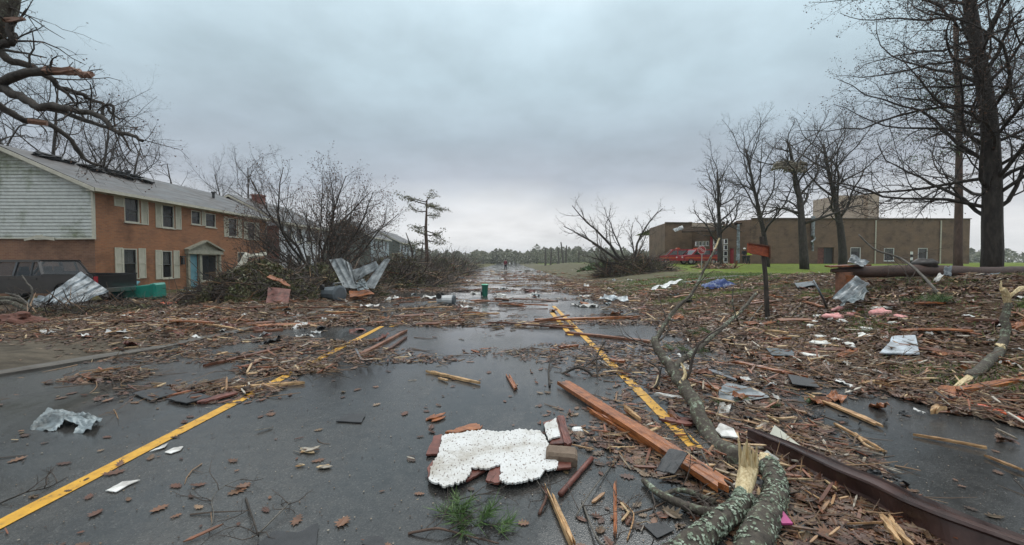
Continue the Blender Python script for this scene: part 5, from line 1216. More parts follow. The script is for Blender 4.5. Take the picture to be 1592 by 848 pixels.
for i, (x0, y0, x1, y1, w, t, mt, lab) in enumerate(LIST):
    d = (G(x0, y0)-G(x1, y1)).length; PL(x0, y0, x1, y1, w, t, mt, lab, l0=.025, l1=.03, seed=100+i, jag=min(.32, d*.4))
# red-brown pipe
p0, p1 = G(871, 769, .025), G(920, 713, .025); b = MB(); b.tube([p0.lerp(p1, i/6) for i in range(7)], [.018]*7, 12, wob=.06); tag(b.build('wooden_rod', m_board_maroon, smooth=True), 'round brown rod lying right of the white panel', 'rod')
# scattered lesser planks: a few prototypes, copied
protos = []
for k, (w, t) in enumerate(((.09, .03), (.12, .03), (.06, .035), (.14, .02), (.05, .03))):
    for mt in (m_wood_red, m_wood_brown, m_wood_brown, m_wood_pale)[:(4 if k % 2 == 0 else 3)]: protos.append((k, w, t, mt))
pm = {}
def get_proto(k, w, t, mt, L):
    key = (k, mt.name, L)
    if key not in pm:
        o = make_plank_mesh('plank', L, w, t, mt, random.Random(sum(ord(ch) for ch in str(key))), .12, .015); pm[key] = o.data; bpy.data.objects.remove(o)
    return pm[key]
def scatter_planks(n, region, label, group, seed, Ls=(.5, .9, 1.4), ang=1.5708, spread=.5, tilt=.06, cat='plank'):
    rg = random.Random(seed); done = 0; tries = 0
    while done < n and tries < n*60:
        tries += 1; q = region(rg)
        if q is None: continue
        X, Y = q; k, w, t, mt = rg.choice(protos); me = get_proto(k, w, t, mt, rg.choice(Ls))
        o = bpy.data.objects.new('plank', me); C.objects.link(o); o.location = (X, Y, hgt(X, Y)+.02+abs(rg.gauss(0, .03)))
        o.rotation_euler = (rg.gauss(0, .15), rg.gauss(0, tilt), ang-1.5708+rg.gauss(0, spread)); tag(o, label, cat, group); done += 1
def band(X, Y): return noise.noise(V((X*.16+3, Y*.55, 2)))+.35*noise.noise(V((X*.7, Y*1.4, 8)))
def rg_road(rg):
    Y = 8.5+42*rg.random()**1.6; X = rg.uniform(-5.4, XR); return (X, Y) if band(X, Y) > .02 else None
scatter_planks(95, rg_road, 'brown storm-torn plank among the debris bands across the far road', 'planks in the debris bands across the road', 1, Ls=(.6, 1.0, 1.7), spread=.35)
def rg_left(rg):
    Y = 8+22*rg.random(); X = XL(Y)-rg.random()**1.2*3.6; return X, Y
scatter_planks(60, rg_left, 'broken plank in the debris strip along the left kerb', 'planks along the left kerb', 2, spread=.6)
def rg_right(rg):
    Y = 3.6+22*rg.random()**1.3; X = XR-1.2+rg.random()*7; return (X, Y) if X < Y*1.25 else None
scatter_planks(85, rg_right, 'broken plank half buried in the leaf litter of the right bank', 'planks in the leaf litter on the right bank', 3, Ls=(.25, .5, .9), spread=.6)

# ------------------------------------------------------------------ white panel with its chipped edges
def plate(name, zpts, zf, lift, th, mat, jag=0.0, n=5, seed=0, parent=None, bump=.0):
    from mathutils.geometry import tessellate_polygon
    rg = random.Random(seed); pts = []; m = len(zpts)
    for i in range(m):
        a = zpts[i]; c = zpts[(i+1) % m]; dx, dy = c[0]-a[0], c[1]-a[1]; L = math.hypot(dx, dy) or 1; k = max(1, min(n, int(L/max(3.0, jag*1.6)))) if jag else 1
        for j in range(k):
            t = j/k; q = rg.gauss(0, jag)*(.9 if j % 2 else -.4) if j else 0; px, py = zf(a[0]+dx*t-dy/L*q, a[1]+dy*t+dx/L*q); pts.append(G(px, py, lift))
    tris = tessellate_polygon([pts]); b = MB(); N = len(pts); b.v = [tuple(p) for p in pts]+[tuple(p+V((0, 0, th))) for p in pts]
    for t in tris: b.f.append(tuple(i+N for i in t)); b.f.append(tuple(reversed(t))); b.m += [0, 0]
    for i in range(N): j = (i+1) % N; b.f.append((i, j, j+N, i+N)); b.m.append(0)
    return b.build(name, mat, parent)
z4 = lambda x, y: (400+x/3.184, 640+y/3.184)
root = empty('flaking_board', G(770, 712), 'torn white flaking panel lying on the road left of the brick block', 'panel')
plate('white_face', [(915, 122), (1000, 112), (1110, 95), (1200, 105), (1290, 95), (1400, 100), (1425, 130), (1440, 175), (1490, 255), (1480, 290), (1420, 300), (1400, 335), (1330, 350), (1240, 364), (1205, 350), (1203, 265), (1150, 290), (1065, 285), (1030, 350), (930, 380), (850, 345), (860, 290), (895, 215)], z4, .045, .012, m_osb, 4.5, 14, 1, root)
for k, pl in enumerate([[(872, 130), (915, 120), (895, 217), (835, 220)], [(1045, 300), (1068, 284), (1150, 288), (1175, 272), (1080, 330), (1035, 352)], [(1150, 292), (1203, 266), (1207, 352), (1190, 364), (1130, 350)], [(1415, 60), (1520, 30), (1545, 165), (1450, 168)], [(1475, 255), (1550, 250), (1555, 285), (1480, 292)], [(840, 290), (870, 250), (900, 300), (852, 345)]]):
    plate('brown_backing', pl, z4, .018+.003*k, .014, m_board_maroon, 2, 4, 10+k, root)
plate('red_edge', [(930, 112), (1000, 88), (1085, 68), (1115, 78), (1105, 96), (1000, 112)], z4, .03, .02, m_wood_red, 4, 5, 30, root)
o = plate('painted_scrap', [(1420, 72), (1480, 36), (1500, 128), (1440, 148)], z4, .05, .012, m_osb, 3, 5, 40); tag(o, 'small white flaking scrap at the upper right corner of the torn panel', 'panel scrap')
PL(871, 648, 884, 694, .06, .03, m_board_maroon, 'narrow dark red strip standing right of the small white scrap', .04, .04, jag=.05)
# brick block
p = G(873, 708, .06); b = MB(); b.sheet([V((-.115, -.07, .035)), V((.115, -.07, .035)), V((.115, .07, .035)), V((-.115, .07, .035))], 12, 8, lambda u, v: .004*noise.noise(V((u*8, v*5, 0)))-(.02*max(0, abs(u-.5)*2-.85)/.15)-(.02*max(0, abs(v-.5)*2-.8)/.2), .07)
o = b.build('brick_block', m_clay, origin=(0, 0, 0)); o.location = p+V((0, 0, .01)); o.rotation_euler = (.06, .05, -.12); tag(o, 'brown brick block resting on the right corner of the white panel', 'brick')
b = MB(); q = G(898, 671); b.sheet([q+V((-.05, -.035, .03)), q+V((.05, -.035, .03)), q+V((.045, .035, .035)), q+V((-.045, .035, .035))], 6, 5, lambda u, v: -.012*(abs(u-.5)*2)**6-.012*(abs(v-.5)*2)**6, .02); tag(b.build('plastic_dish', m_white), 'small white plastic lid behind the brick block', 'lid')
# pale blue board on the bank, other flat boards
for (pts, mt, lab, nm, cat, lf, th) in (
 ([(1367, 551), (1384, 533), (1386, 525), (1423, 523), (1430, 552)], m_lightblue, 'pale blue-grey board lying flat on the leafy bank', 'board', 'board', .07, .02),
 ([(522, 656), (538, 646), (568, 645), (562, 658)], m_shingle_d, 'dark shingle scrap lying alone on the wet road left of the white panel', 'roof_shingle', 'shingle', .012, .008),
 ([(205, 613), (260, 600), (275, 612), (235, 624)], m_shingle_d, 'black shingle, leftmost of those in the heap on the left lane', 'roof_shingle', 'shingle', .02, .01),
 ([(258, 622), (300, 610), (330, 618), (290, 628)], m_shingle_d, 'black shingle under the brown debris heap on the left lane', 'roof_shingle', 'shingle', .03, .01),
 ([(400, 848), (425, 828), (462, 830), (495, 815), (492, 850), (440, 870)], m_shingle_d, 'black shingle sheet at the bottom edge left of the pine sprig', 'roof_shingle', 'shingle', .012, .008),
 ([(563, 848), (572, 836), (596, 837), (600, 856)], m_shingle_d, 'small black shingle corner at the bottom edge', 'roof_shingle', 'shingle', .012, .008),
 ([(1225, 583), (1262, 590), (1275, 604), (1232, 598)], m_shingle_d, 'dark slate scrap in the leaves behind the long pale board', 'roof_shingle', 'shingle', .05, .01),
 ([(1452, 610), (1480, 603), (1490, 618), (1466, 622)], m_shingle_d, 'black scrap at the left end of the red-orange rail', 'roof_shingle', 'shingle', .06, .01),
 ([(1190, 541), (1230, 545), (1240, 555), (1200, 553)], m_greyplastic, 'dull grey sheet in the leaves right of the branch tip', 'sheet_scrap', 'sheet scrap', .06, .01),
 ([(1120, 660), (1140, 668), (1148, 682), (1122, 680), (1112, 670)], m_board_white, 'white board scrap at the foot of the rising branch', 'board', 'board', .04, .012),
 ([(1118, 605), (1130, 596), (1172, 604), (1198, 618), (1150, 626), (1116, 622)], m_galv, 'frosted crumpled foil sheet right of the rising branch', 'foil_sheet', 'foil', .03, .006),
 ([(1040, 728), (1000, 840), (1016, 848), (1050, 842)], m_shingle_d, 'dark wet shingle piece near the thin red stick', 'roof_shingle', 'shingle', .012, .006),
 ([(232, 703), (252, 693), (262, 689), (256, 696)], m_board_white, 'white paper scrap lying on the left yellow line', 'paper', 'paper', .016, .003),
 ([(256, 704), (270, 697), (285, 695), (280, 701), (266, 706)], m_board_white, 'cream flake just right of the left yellow line', 'flake', 'flake', .012, .005),
 ([(164, 764), (190, 750), (218, 747), (196, 757), (180, 766)], m_board_white, 'long cream bark flake on the road below the yellow line', 'flake', 'flake', .012, .005),
 ([(1235, 441), (1262, 438), (1270, 444), (1240, 448)], m_greyplastic, 'grey plastic sheet behind the sign post', 'sheet_scrap', 'sheet scrap', .05, .02)):
    if 'near the thin red' in lab: pts = [(1000, 818), (1030, 812), (1048, 826), (1022, 838)]
    o = plate(nm, pts, lambda x, y: (x, y), lf, th, mt, .5, 4, int(pts[0][0])); tag(o, lab, cat)
# bark chips and big flakes on the road
for (x, y, s, a, lab) in ((678, 652, .20, 1.0, 'reddish bark chip above the left corner of the white panel'), (478, 704, .15, .2, 'orange oak leaf clump, largest on the centre lane'), (505, 730, .08, .4, 'curled orange leaf below the large leaf clump'), (468, 727, .06, 0, 'small orange leaf left of the curled one')):
    q = G(x, y, .0); b = MB(); rg = random.Random(x)
    for k in range(6 if s > .1 else 3):
        aa = a+rg.gauss(0, .35); d = V((math.cos(aa), math.sin(aa), rg.gauss(0, .03)))*s*rg.uniform(.35, .6); n = V((-d.y, d.x, 0))*rg.uniform(.25, .45); c = q+V((rg.gauss(0, s*.18), rg.gauss(0, s*.12), .012+k*.003))
        b.prism([c-d, c-d*.3-n, c+d*.5-n*.8, c+d, c+d*.4+n*.7, c-d*.5+n], (0, 0, .006))
    tag(b.build('bark_chip', m_wood_red if 'bark' in lab else m_chip), lab, 'bark chip' if 'bark' in lab else 'leaf')
# crumpled galvanised sheet on the left lane
Yc = 3.8
b = MB(); b.sheet([G(46, 668, .01), G(140, 675, .01), G(160, 652, .04), G(85, 636, .05)], 40, 26, lambda u, v: .05*math.sin(v*3.1)*(1-.5*u)+.055*noise.noise(V((u*3.4, v*3.2, 1)))+.03*abs(noise.noise(V((u*9, v*8, 2)))), .004, holes=lambda u, v: (v < .36 and .40+.25*v < u < .72) or (v > .75 and u < .12) or (v < .12 and u > .9))
tag(b.build('crumpled_sheet', m_galv_w), 'crumpled grey metal sheet lying alone on the left lane', 'metal sheet')
# sheets at the long pole on the bank
for (cs, mt, lab, am) in (([P(1294, 463, 9.6), P(1313, 473, 9.3), P(1352, 442, 10.2), P(1330, 429, 10.4)], m_galv, 'silver ridged sheet leaning against the post of the long pole', .05),
                          ([P(1306, 474, 9.2), P(1330, 470, 9.1), P(1352, 455, 9.8), P(1345, 447, 10.1)], m_galv_w, 'pale torn sheet below the silver ridged one', .08),
                          ([P(1318, 407, 10.9), P(1342, 415, 10.6), P(1352, 407, 11), P(1324, 396, 11.2)], m_galv, 'small silver sheet standing on top of the long pole', .04),
                          ([P(1467, 427, 10.5), P(1479, 430, 10.4), P(1480, 414, 10.6), P(1468, 415, 10.7)], m_greyplastic, 'grey sheet scrap hanging on the long pole', .05),
                          ([P(1451, 436, 10.3), P(1456, 439, 10.2), P(1468, 428, 10.4), P(1460, 425, 10.5)], m_board_white, 'white torn scrap below the grey one on the long pole', .05),
                          ([P(1517, 433, 10.6), P(1545, 433, 10.4), P(1556, 424, 11), P(1524, 427, 11)], m_greyplastic, 'flat grey slab lying beneath the right half of the long pole', .05),
                          ([P(932, 466, 11.4), P(978, 472, 10.6), P(975, 463, 11.6), P(940, 461, 12.2)], m_galv, 'bent silver strip on the road right of the far yellow line', .12),
                          ([P(1012, 451, 16), P(1040, 447, 16), P(1062, 434, 17.5), P(1040, 440, 17)], m_white, 'crumpled white sheet at the edge of the right debris', .15)):
    b = MB(); sdd = rnd.random()*9; b.sheet(cs, 16, 10, lambda u, v: am*.25*math.sin(v*9+u)+am*.9*noise.noise(V((u*3, v*3, sdd)))+am*.3*noise.noise(V((u*9, v*7, sdd))), .006); tag(b.build('metal_sheet', mt), lab, 'metal sheet')
# blue and white cloth heap
p = G(1120, 448); b = MB()
b.sheet([p+V((-.75, -.25, .02)), p+V((.8, -.2, .02)), p+V((.75, .4, .1)), p+V((-.6, .4, .1))], 40, 20, lambda u, v: .28*max(0, math.sin(u*3.1))*math.sin(v*3.1)+.10*noise.noise(V((u*8, v*5, 0))), .01); tag(b.build('cloth', m_navy, smooth=True), 'rumpled navy and white cloth at the foot of the bank', 'cloth')
# long pole resting on a stump
Yl = 11.0; a = P(1293, 421, Yl); e = P(1640, 424, Yl+1.0)
root = empty('fallen_pole', g(a.x, Yl), 'long dark brown fallen pole lying across a stub of broken timber', 'pole')
b = MB(); k = 24; b.tube([a.lerp(e, i/k)+V((0, 0, -.02*math.sin(i*.5))) for i in range(k+1)], [.05+.12*min(1, i/3) if i < 3 else .165 for i in range(k+1)], 12, wob=.05); b.build('shaft', m_pole, root, smooth=True)
b = MB(); b.sheet([a+V((-.12, -.15, .12)), a+V((.9, -.2, .17)), a+V((.9, .1, .18)), a+V((-.12, .1, .14))], 12, 6, lambda u, v: .01*noise.noise(V((u*6, v*3, 2))), .04); b.build('split_slab', m_wood_red, root)
q = P(1312, 440, Yl-.05); zb = hgt(q.x, Yl)-.1; b = MB(); b.tube([V((q.x, Yl-.05, zb)), V((q.x+.01, Yl-.05, (zb+a.z)/2)), V((q.x, Yl-.05, a.z-.04))], [.2, .19, .18], 10, wob=.12); b.tube([V((q.x+.02, Yl-.13, zb+.12)), V((q.x+.02, Yl-.14, a.z-.12))], [.10, .13], 8, m=1, wob=.3); b.build('stump', [m_wood_brown, m_wood_red], root)
b = MB(); q = P(1440, 408, 11.4); b.ball(q-V((0, 0, .05)), .3, sq=(1, .6, .5), nz=.5, nu=18, nv=12); tag(b.build('rubbish_bag', m_debris_dark, smooth=True), 'dark rumpled bag sitting on the long pole', 'bag')

# ------------------------------------------------------------------ near branches and logs
def cat(ps, n=4, w=.0, rg=rnd):
    out = []
    for i in range(len(ps)-1):
        a = ps[max(0, i-1)]; b = ps[i]; c = ps[i+1]; d = ps[min(len(ps)-1, i+2)]
        for k in range(n):
            t = k/n; out.append(.5*((2*b)+(c-a)*t+(2*a-5*b+4*c-d)*t*t+(3*b-a-3*c+d)*t**3)+V((rg.gauss(0, w), rg.gauss(0, w), rg.gauss(0, w))))
    out.append(ps[-1]); return out
def rr(a, b, k): return [a+(b-a)*i/(k-1) for i in range(k)]
SUB = [dict(n=5, w=.22, k=4, a=(25, 60), q=.5, rr=.6, tip=.4), dict(n=4, w=.25, k=3, a=(25, 60), q=.55, rr=.7), dict(n=3, w=.2, bud=.3, bs=.015)]
def lichen_flakes(root, q, r0, r1, n, rg):
    b = MB(); k = len(q)
    for _ in range(n):
        t = rg.random()*(k-1.01); i = int(t); c = q[i].lerp(q[i+1], t-i); d = (q[i+1]-q[i]).normalized(); r = r0+(r1-r0)*t/(k-1); a = rg.uniform(0, 6.28)
        if noise.noise(V((a*1.2, t*.35, r0*90))) < -.12: continue
        sx, up = frame_of(d); n_ = sx*math.cos(a)+up*math.sin(a); p = c+n_*r*1.03; e = n_.cross(d); s = rg.uniform(.003, .010)
        pts = [p+(d*math.cos(x)+e*math.sin(x))*s*rg.uniform(.6, 1.4)+n_*rg.uniform(0, s*.9) for x in (0, 1.25, 2.5, 3.75, 5.0)]; b.face(pts)
    b.build('lichen', m_lichen_flake, root)['kind'] = 'stuff'
def branch(name, label, chains, mat, tag_cat='branch', seed=1, twigs=0, ends=(), tw_len=(.3, .8), low=False, wob=.1, group=None):
    """chains: list of (points, r0, r1); one piece of storm-broken branch"""
    rg = random.Random(seed); base = chains[0][0][0]; root = empty(name, base, label, tag_cat, group); b = MB(); tb = MB(); bb = MB()
    for ci, (ps, r0, r1) in enumerate(chains):
        q = cat(ps, 16 if mat is m_lich2 else 5, r0*(.02 if mat is m_lich2 else .1), rg); k = len(q); b.tube(q, rr(r0, r1, k), (26 if mat is m_lich2 else 12) if r0 > .03 else 7, wob=wob)
        if mat is m_lich2 and r0 > .035: lichen_flakes(root, q, r0, r1, 2600 if base.y < 5 else 300, rg)
        for _ in range(twigs if ci < 3 else twigs//2):
            i = rg.randrange(2, k-1); d = (q[i]-q[i-1]).normalized(); nd_ = rotd(d, R(rg.uniform(30, 70)), rg.uniform(0, 6.28)); 
            if low: nd_.z = abs(nd_.z)*.2
            grow((tb, tb), bb, q[i], nd_.normalized(), rg.uniform(*tw_len), max(.003, (r0+(r1-r0)*i/k)*.3), 0, SUB, rg, (5, 4, 3, 3, 3, 3))
    n0 = len(b.v); b.v.extend(tb.v); b.f.extend(tuple(i+n0 for i in f) for f in tb.f); b.m.extend([1]*len(tb.f)); b.build('limb', [mat, m_twig], root, smooth=True)
    for (ps, r0, r1, jag) in ends:
        e = MB(); q = cat(ps, 3, r0*.08, rg); e.tube(q, rr(r0, r1, len(q)), 10, wob=.35, jag=jag); e.build('torn_wood', m_wood_fresh, root)
    return root
# the branch rising from the log, forked
branch('branch', 'tall forked grey branch rising beside the right yellow line', [
 ([G(1152, 716, .06), P(1112, 690, 3.35), P(1085, 640, 3.7), P(1062, 598, 4.05), P(1046, 576, 4.3), P(1030, 556, 4.5), P(1018, 532, 4.7), P(1019, 528, 4.8)], .080, .034),
 ([P(1019, 530, 4.75), P(1035, 502, 4.9), P(1053, 478, 5.0), P(1075, 458, 5.1), P(1090, 428, 5.2), P(1112, 388, 5.3)], .028, .013),
 ([P(1046, 578, 4.3), P(1060, 560, 4.5), P(1088, 540, 4.7), P(1120, 512, 5.0), P(1150, 486, 5.3), P(1176, 456, 5.6)], .036, .017),
 ([P(1146, 498, 5.2), P(1139, 470, 5.2), P(1140, 446, 5.25)], .010, .006),
 ([P(1112, 700, 3.3), P(1080, 690, 3.3), P(1060, 660, 3.5)], .02, .006)], m_lich, seed=3, twigs=3,
 ends=[([P(1058, 597, 4.02), P(1066, 582, 4.05), P(1062, 570, 4.1)], .02, .01, .05), ([P(1138, 497, 5.18), P(1148, 486, 5.28)], .017, .016, .0), ([P(1166, 468, 5.5), P(1177, 455, 5.62)], .0155, .010, .02), ([P(1102, 408, 5.27), P(1112, 386, 5.33), P(1118, 372, 5.36)], .014, .008, .03)])
# low arching twigs left of it
branch('branch', 'thin bare branch arching low over the right yellow line', [
 ([G(855, 600, .03), P(853, 575, 5.6), P(858, 552, 6.0)], .015, .008),
 ([P(862, 590, 5.4), P(900, 572, 5.4), P(935, 595, 5.2), P(975, 617, 4.8), P(1000, 614, 4.7), P(1022, 598, 4.75), P(1025, 575, 4.9), P(1008, 562, 5.1)], .020, .012),
 ([P(905, 573, 5.4), P(925, 560, 5.6), P(945, 555, 5.7)], .010, .006), ([P(930, 592, 5.2), P(928, 555, 5.5), P(942, 530, 5.6)], .012, .007)], m_bark, seed=5, twigs=8, tw_len=(.2, .5),
 ends=[([P(985, 617, 4.78), P(1004, 611, 4.72), P(1020, 600, 4.76), P(1024, 585, 4.85)], .0175, .0165, 0)])
# lichen logs at the bottom
branch('log', 'thick lichened log running off the bottom edge under the pale splinters', [([P(1194, 722, 2.80), P(1204, 742, 2.66), P(1206, 768, 2.50), P(1196, 795, 2.34), P(1182, 822, 2.19), P(1168, 860, 2.02), P(1158, 900, 1.86)], .060, .084)], m_lich2, 'log', 8, ends=[([P(1194, 724, 2.79), P(1190, 712, 2.86)], .050, .035, .04)], wob=.10)
branch('log', 'lichen-crusted log slanting down left from the splintered stub', [([P(1160, 776, 2.45), P(1143, 793, 2.33), P(1118, 812, 2.22), P(1088, 838, 2.10), P(1052, 866, 1.99), P(1010, 900, 1.88)], .048, .074), ([P(1143, 793, 2.33), P(1150, 775, 2.42), P(1158, 760, 2.5)], .04, .034)], m_lich2, 'log', 9, twigs=2, low=True, wob=.14)
b = MB(); q = cat([P(1150, 786, 2.40), P(1157, 758, 2.50), P(1164, 730, 2.60), P(1166, 712, 2.66)], 4); b.tube(q, [.030, .036, .042, .046, .048, .050, .052, .052, .052, .048, .04, .03, .012], 14, wob=.12, jag=.0)
for k in range(22):
    a = 6.28*k/22; c = q[-5]+V((math.cos(a)*.042, math.sin(a)*.036, -.01)); e = c+V((rnd.gauss(0, .012), rnd.gauss(0, .01), rnd.uniform(.07, .20))); b.tube([c, c.lerp(e, .5), e], [.014, .010, .002], 5, wob=.3)
tag(b.build('splintered_stub', m_wood_fresh), 'pale freshly splintered stub standing between the timber and the logs', 'broken wood')
branch('branch', 'mossy dark branch lying across the leaves below the long timber', [([G(1000, 748, .03), G(1030, 770, .05), G(1075, 790, .05), G(1120, 800, .05)], .02, .03), ([G(1030, 770, .05), G(1060, 762, .03), G(1110, 780, .05)], .012, .02)], m_lich, seed=22, twigs=5, low=True, tw_len=(.15, .4))
branch('branch', 'thin forked twig arching over the thick lichened log', [([P(1090, 700, 3.1), P(1110, 745, 2.75), P(1128, 790, 2.5), P(1142, 830, 2.3), P(1150, 860, 2.2)], .006, .013), ([P(1118, 762, 2.65), P(1098, 740, 2.8), P(1070, 725, 3.0)], .007, .004)], m_bark_grey, seed=23, twigs=3, tw_len=(.15, .4))
# cut branch on the bank, right
qb = G(1555, 545, .06); yb = qb.y
branch('branch', 'grey branch with pale torn ends standing on the right bank', [([G(1506, 588, .05), G(1524, 574, .07), G(1542, 560, .07), qb], .062, .056), ([qb, P(1563, 522, yb+.12), P(1563, 495, yb+.2), P(1567, 472, yb+.25)], .056, .042)], m_lich, seed=31,
 ends=[([G(1508, 586, .05), G(1493, 598, .05), G(1474, 608, .04)], .05, .006, .04), ([P(1567, 476, yb+.25), P(1566, 463, yb+.25), P(1560, 452, yb+.25)], .032, .045, .05), ([P(1566, 466, yb+.25), P(1576, 456, yb+.2), P(1590, 448, yb+.2)], .022, .030, .06), ([P(1562, 460, yb+.25), P(1556, 448, yb+.25), P(1556, 438, yb+.25)], .03, .006, .04), ([qb+V((-.02, 0, .03)), qb+V((.05, .02, .05))], .058, .045, 0)])
branch('branch', 'long bent branch leaning from the long pole down the bank', [([P(1335, 365, 11.5), P(1360, 388, 11.2), P(1400, 402, 10.8), P(1430, 425, 10.0), P(1462, 460, 9.2)], .02, .035)], m_bark_grey, seed=33, twigs=10, ends=[([P(1458, 455, 9.25), P(1466, 462, 9.15)], .035, .03, .03)], tw_len=(.5, 1.3))
branch('branch', 'grey-green limb lying below the pickup at the left edge', [([P(-30, 480, 13.3), P(10, 470, 13.4), P(50, 484, 13.1), P(90, 490, 13.0)], .09, .05), ([P(-30, 468, 14), P(15, 464, 13.7), P(45, 474, 13.5), P(55, 486, 13.2)], .06, .05)], m_lich2, seed=41, twigs=5)
branch('branch', 'slender branch rising in front of the pickup door', [([P(45, 480, 13.3), P(50, 452, 13.4), P(42, 440, 13.4), P(34, 428, 13.4)], .035, .015), ([P(48, 455, 13.4), P(58, 448, 13.4)], .015, .008), ([P(50, 480, 13.2), P(30, 462, 13.3), P(8, 456, 13.3)], .035, .015), ([P(105, 480, 13.2), P(130, 474, 13.2), P(152, 482, 13.1)], .04, .02)], m_bark_grey, seed=42, twigs=4, tw_len=(.3, .7))
branch('branch', 'upright grey-blue stake leaning on the bank near the pole stub', [([G(1285, 478, .0), P(1275, 455, 9.6), P(1265, 436, 9.9)], .03, .02)], m_greyplastic, seed=43)
for k, (pts, r, lab, mt) in enumerate([
 ([(382, 775), (398, 822), (402, 835)], .006, 'dark upright twig, left of the pair at the bottom of the road', m_bark), ([(402, 830), (440, 792), (452, 780)], .005, 'thin twig slanting right from the dark one at the bottom', m_bark_grey),
 ([(325, 830), (332, 800), (330, 775), (350, 755), (385, 742)], .003, 'hair-thin forked twig left of the dark bottom twigs', m_bark_grey), ([(0, 783), (40, 766), (75, 758), (105, 742)], .005, 'dark twig lying beside the yellow line at the left edge', m_bark),
 ([(635, 830), (680, 822), (720, 832), (775, 845)], .008, 'knobbly brown twig below the pine sprig at the bottom', m_bark_brown), ([(905, 780), (930, 840), (955, 850)], .007, 'greenish twig curving beside the thin orange stick', m_bark_grey),
 ([(895, 805), (915, 770), (950, 725), (956, 720)], .005, 'thin green twig left of the straight red stick', m_bark_grey), ([(1195, 462), (1160, 505), (1140, 520)], .02, 'short pale-ended stick lying left of the sign post', m_bark_grey),
 ([(1010, 700), (960, 690), (905, 685)], .007, 'dark twig between the white lid and the long timber', m_bark), ([(1330, 675), (1350, 695), (1378, 702)], .014, 'curved yellow root on the right verge', m_wood_pale),
 ([(975, 840), (985, 800), (965, 780)], .005, 'small pale forked twig right of the straight red stick', m_wood_pale), ([(800, 690), (850, 770), (852, 745)], .003, 'fine root across the lower right of the white panel', m_bark_grey),
 ([(700, 780), (740, 770), (768, 765)], .004, 'thin twig just below the white panel', m_bark), ([(838, 800), (850, 770), (842, 756)], .010, 'curling brown bark strip below the white panel', m_wood_brown)]):
    branch('twig', lab, [([G(x, y, .012+.03*(i % 2)) for i, (x, y) in enumerate(pts)], r, r*.5)], mt, 'twig', 60+k, twigs=5 if r < .009 else 2, low=True, tw_len=(.08, .3))
# torn brown metal channel in the foreground
def channel():
    root = empty('metal_channel', G(1400, 830), 'long bent brown metal channel in the near right corner', 'metal channel')
    cs = cat([P(1163, 667, 3.33), P(1240, 700, 2.95), P(1340, 748, 2.50), P(1440, 790, 2.20), P(1530, 823, 2.02), P(1660, 868, 1.84)], 8)
    # profile below the top edge: (away from the viewer, down); ribbed web facing the road
    prof = [(.075, .010), (.07, -.002), (.02, .004), (-.010, .004), (-.014, -.006), (-.002, -.016), (-.004, -.085), (-.022, -.094), (-.022, -.108), (-.002, -.118), (.004, -.185), (.012, -.195), (.06, -.196)]
    b = MB(); n = len(prof); k = len(cs)
    for side in (0, 1):
        for i, c in enumerate(cs):
            d = (cs[min(i+1, k-1)]-cs[max(0, i-1)]).normalized(); s = V((-d.y, d.x, 0)).normalized(); t = i/(k-1)
            tw_ = .12*math.sin(t*5)-.1; sc = .70+.85*min(1, t*1.6); dent = .03*math.exp(-((t-.42)*14)**2)
            for (x, z) in prof:
                x2 = x+(dent if z < -.02 else 0)+.004*noise.noise(V((t*20, z*30, 0))); z2 = z+.012*math.exp(-((t-.42)*14)**2); xx = x2*math.cos(tw_)-z2*math.sin(tw_); zz = x2*math.sin(tw_)+z2*math.cos(tw_)
                p = c+s*xx*sc+V((0, 0, zz*sc))+(s*.002+V((0, 0, -.002)))*side; p.z = max(p.z, .014-.002*side); b.v.append(tuple(p))
    for side in (0, 1):
        for i in range(k-1):
            for j in range(n-1): a = side*k*n+i*n+j; b.f.append((a, a+1, a+1+n, a+n)); b.m.append(0)
    for i in range(k-1):
        for j in (0, n-1): a = i*n+j; b.f.append((a, a+n, a+n+k*n, a+k*n)); b.m.append(0)
    b.build('channel_body', m_brownmetal, root)
    b = MB(); b.sheet([P(1161, 686, 3.32), P(1170, 690, 3.27), P(1172, 670, 3.3), P(1162, 668, 3.33)], 4, 4, None, .006); b.build('end_flange', m_brownmetal, root)
channel()
b = MB(); b.sheet([P(1188, 692, 3.35), P(1240, 712, 3.1), P(1246, 694, 3.2), P(1204, 661, 3.4)], 8, 6, lambda u, v: .006*math.sin(u*5), .008); tag(b.build('board', M('cream_plastic', [(.5, .5, .42), (.62, .61, .52)], 4, .45)), 'cream flat board sticking out behind the brown metal channel', 'board')
b = MB(); b.sheet([P(1178, 712, 3.0), P(1204, 734, 2.85), P(1212, 714, 2.9), P(1192, 700, 3.05)], 6, 6, lambda u, v: .01*noise.noise(V((u*4, v*4, 0))), .006); tag(b.build('board', M('speckled_board', [(.25, .25, .23), (.42, .42, .39)], 30, .6)), 'grey speckled board scrap under the end of the brown channel', 'board')
b = MB(); q = G(1215, 805, .06); b.sheet([q+V((-.03, -.05, 0)), q+V((.03, -.05, .0)), q+V((.035, .06, .02)), q+V((-.025, .06, .02))], 4, 6, None, .012); tag(b.build('plastic_card', m_cargo), 'bright pink plastic card beside the thick lichened log', 'plastic card')
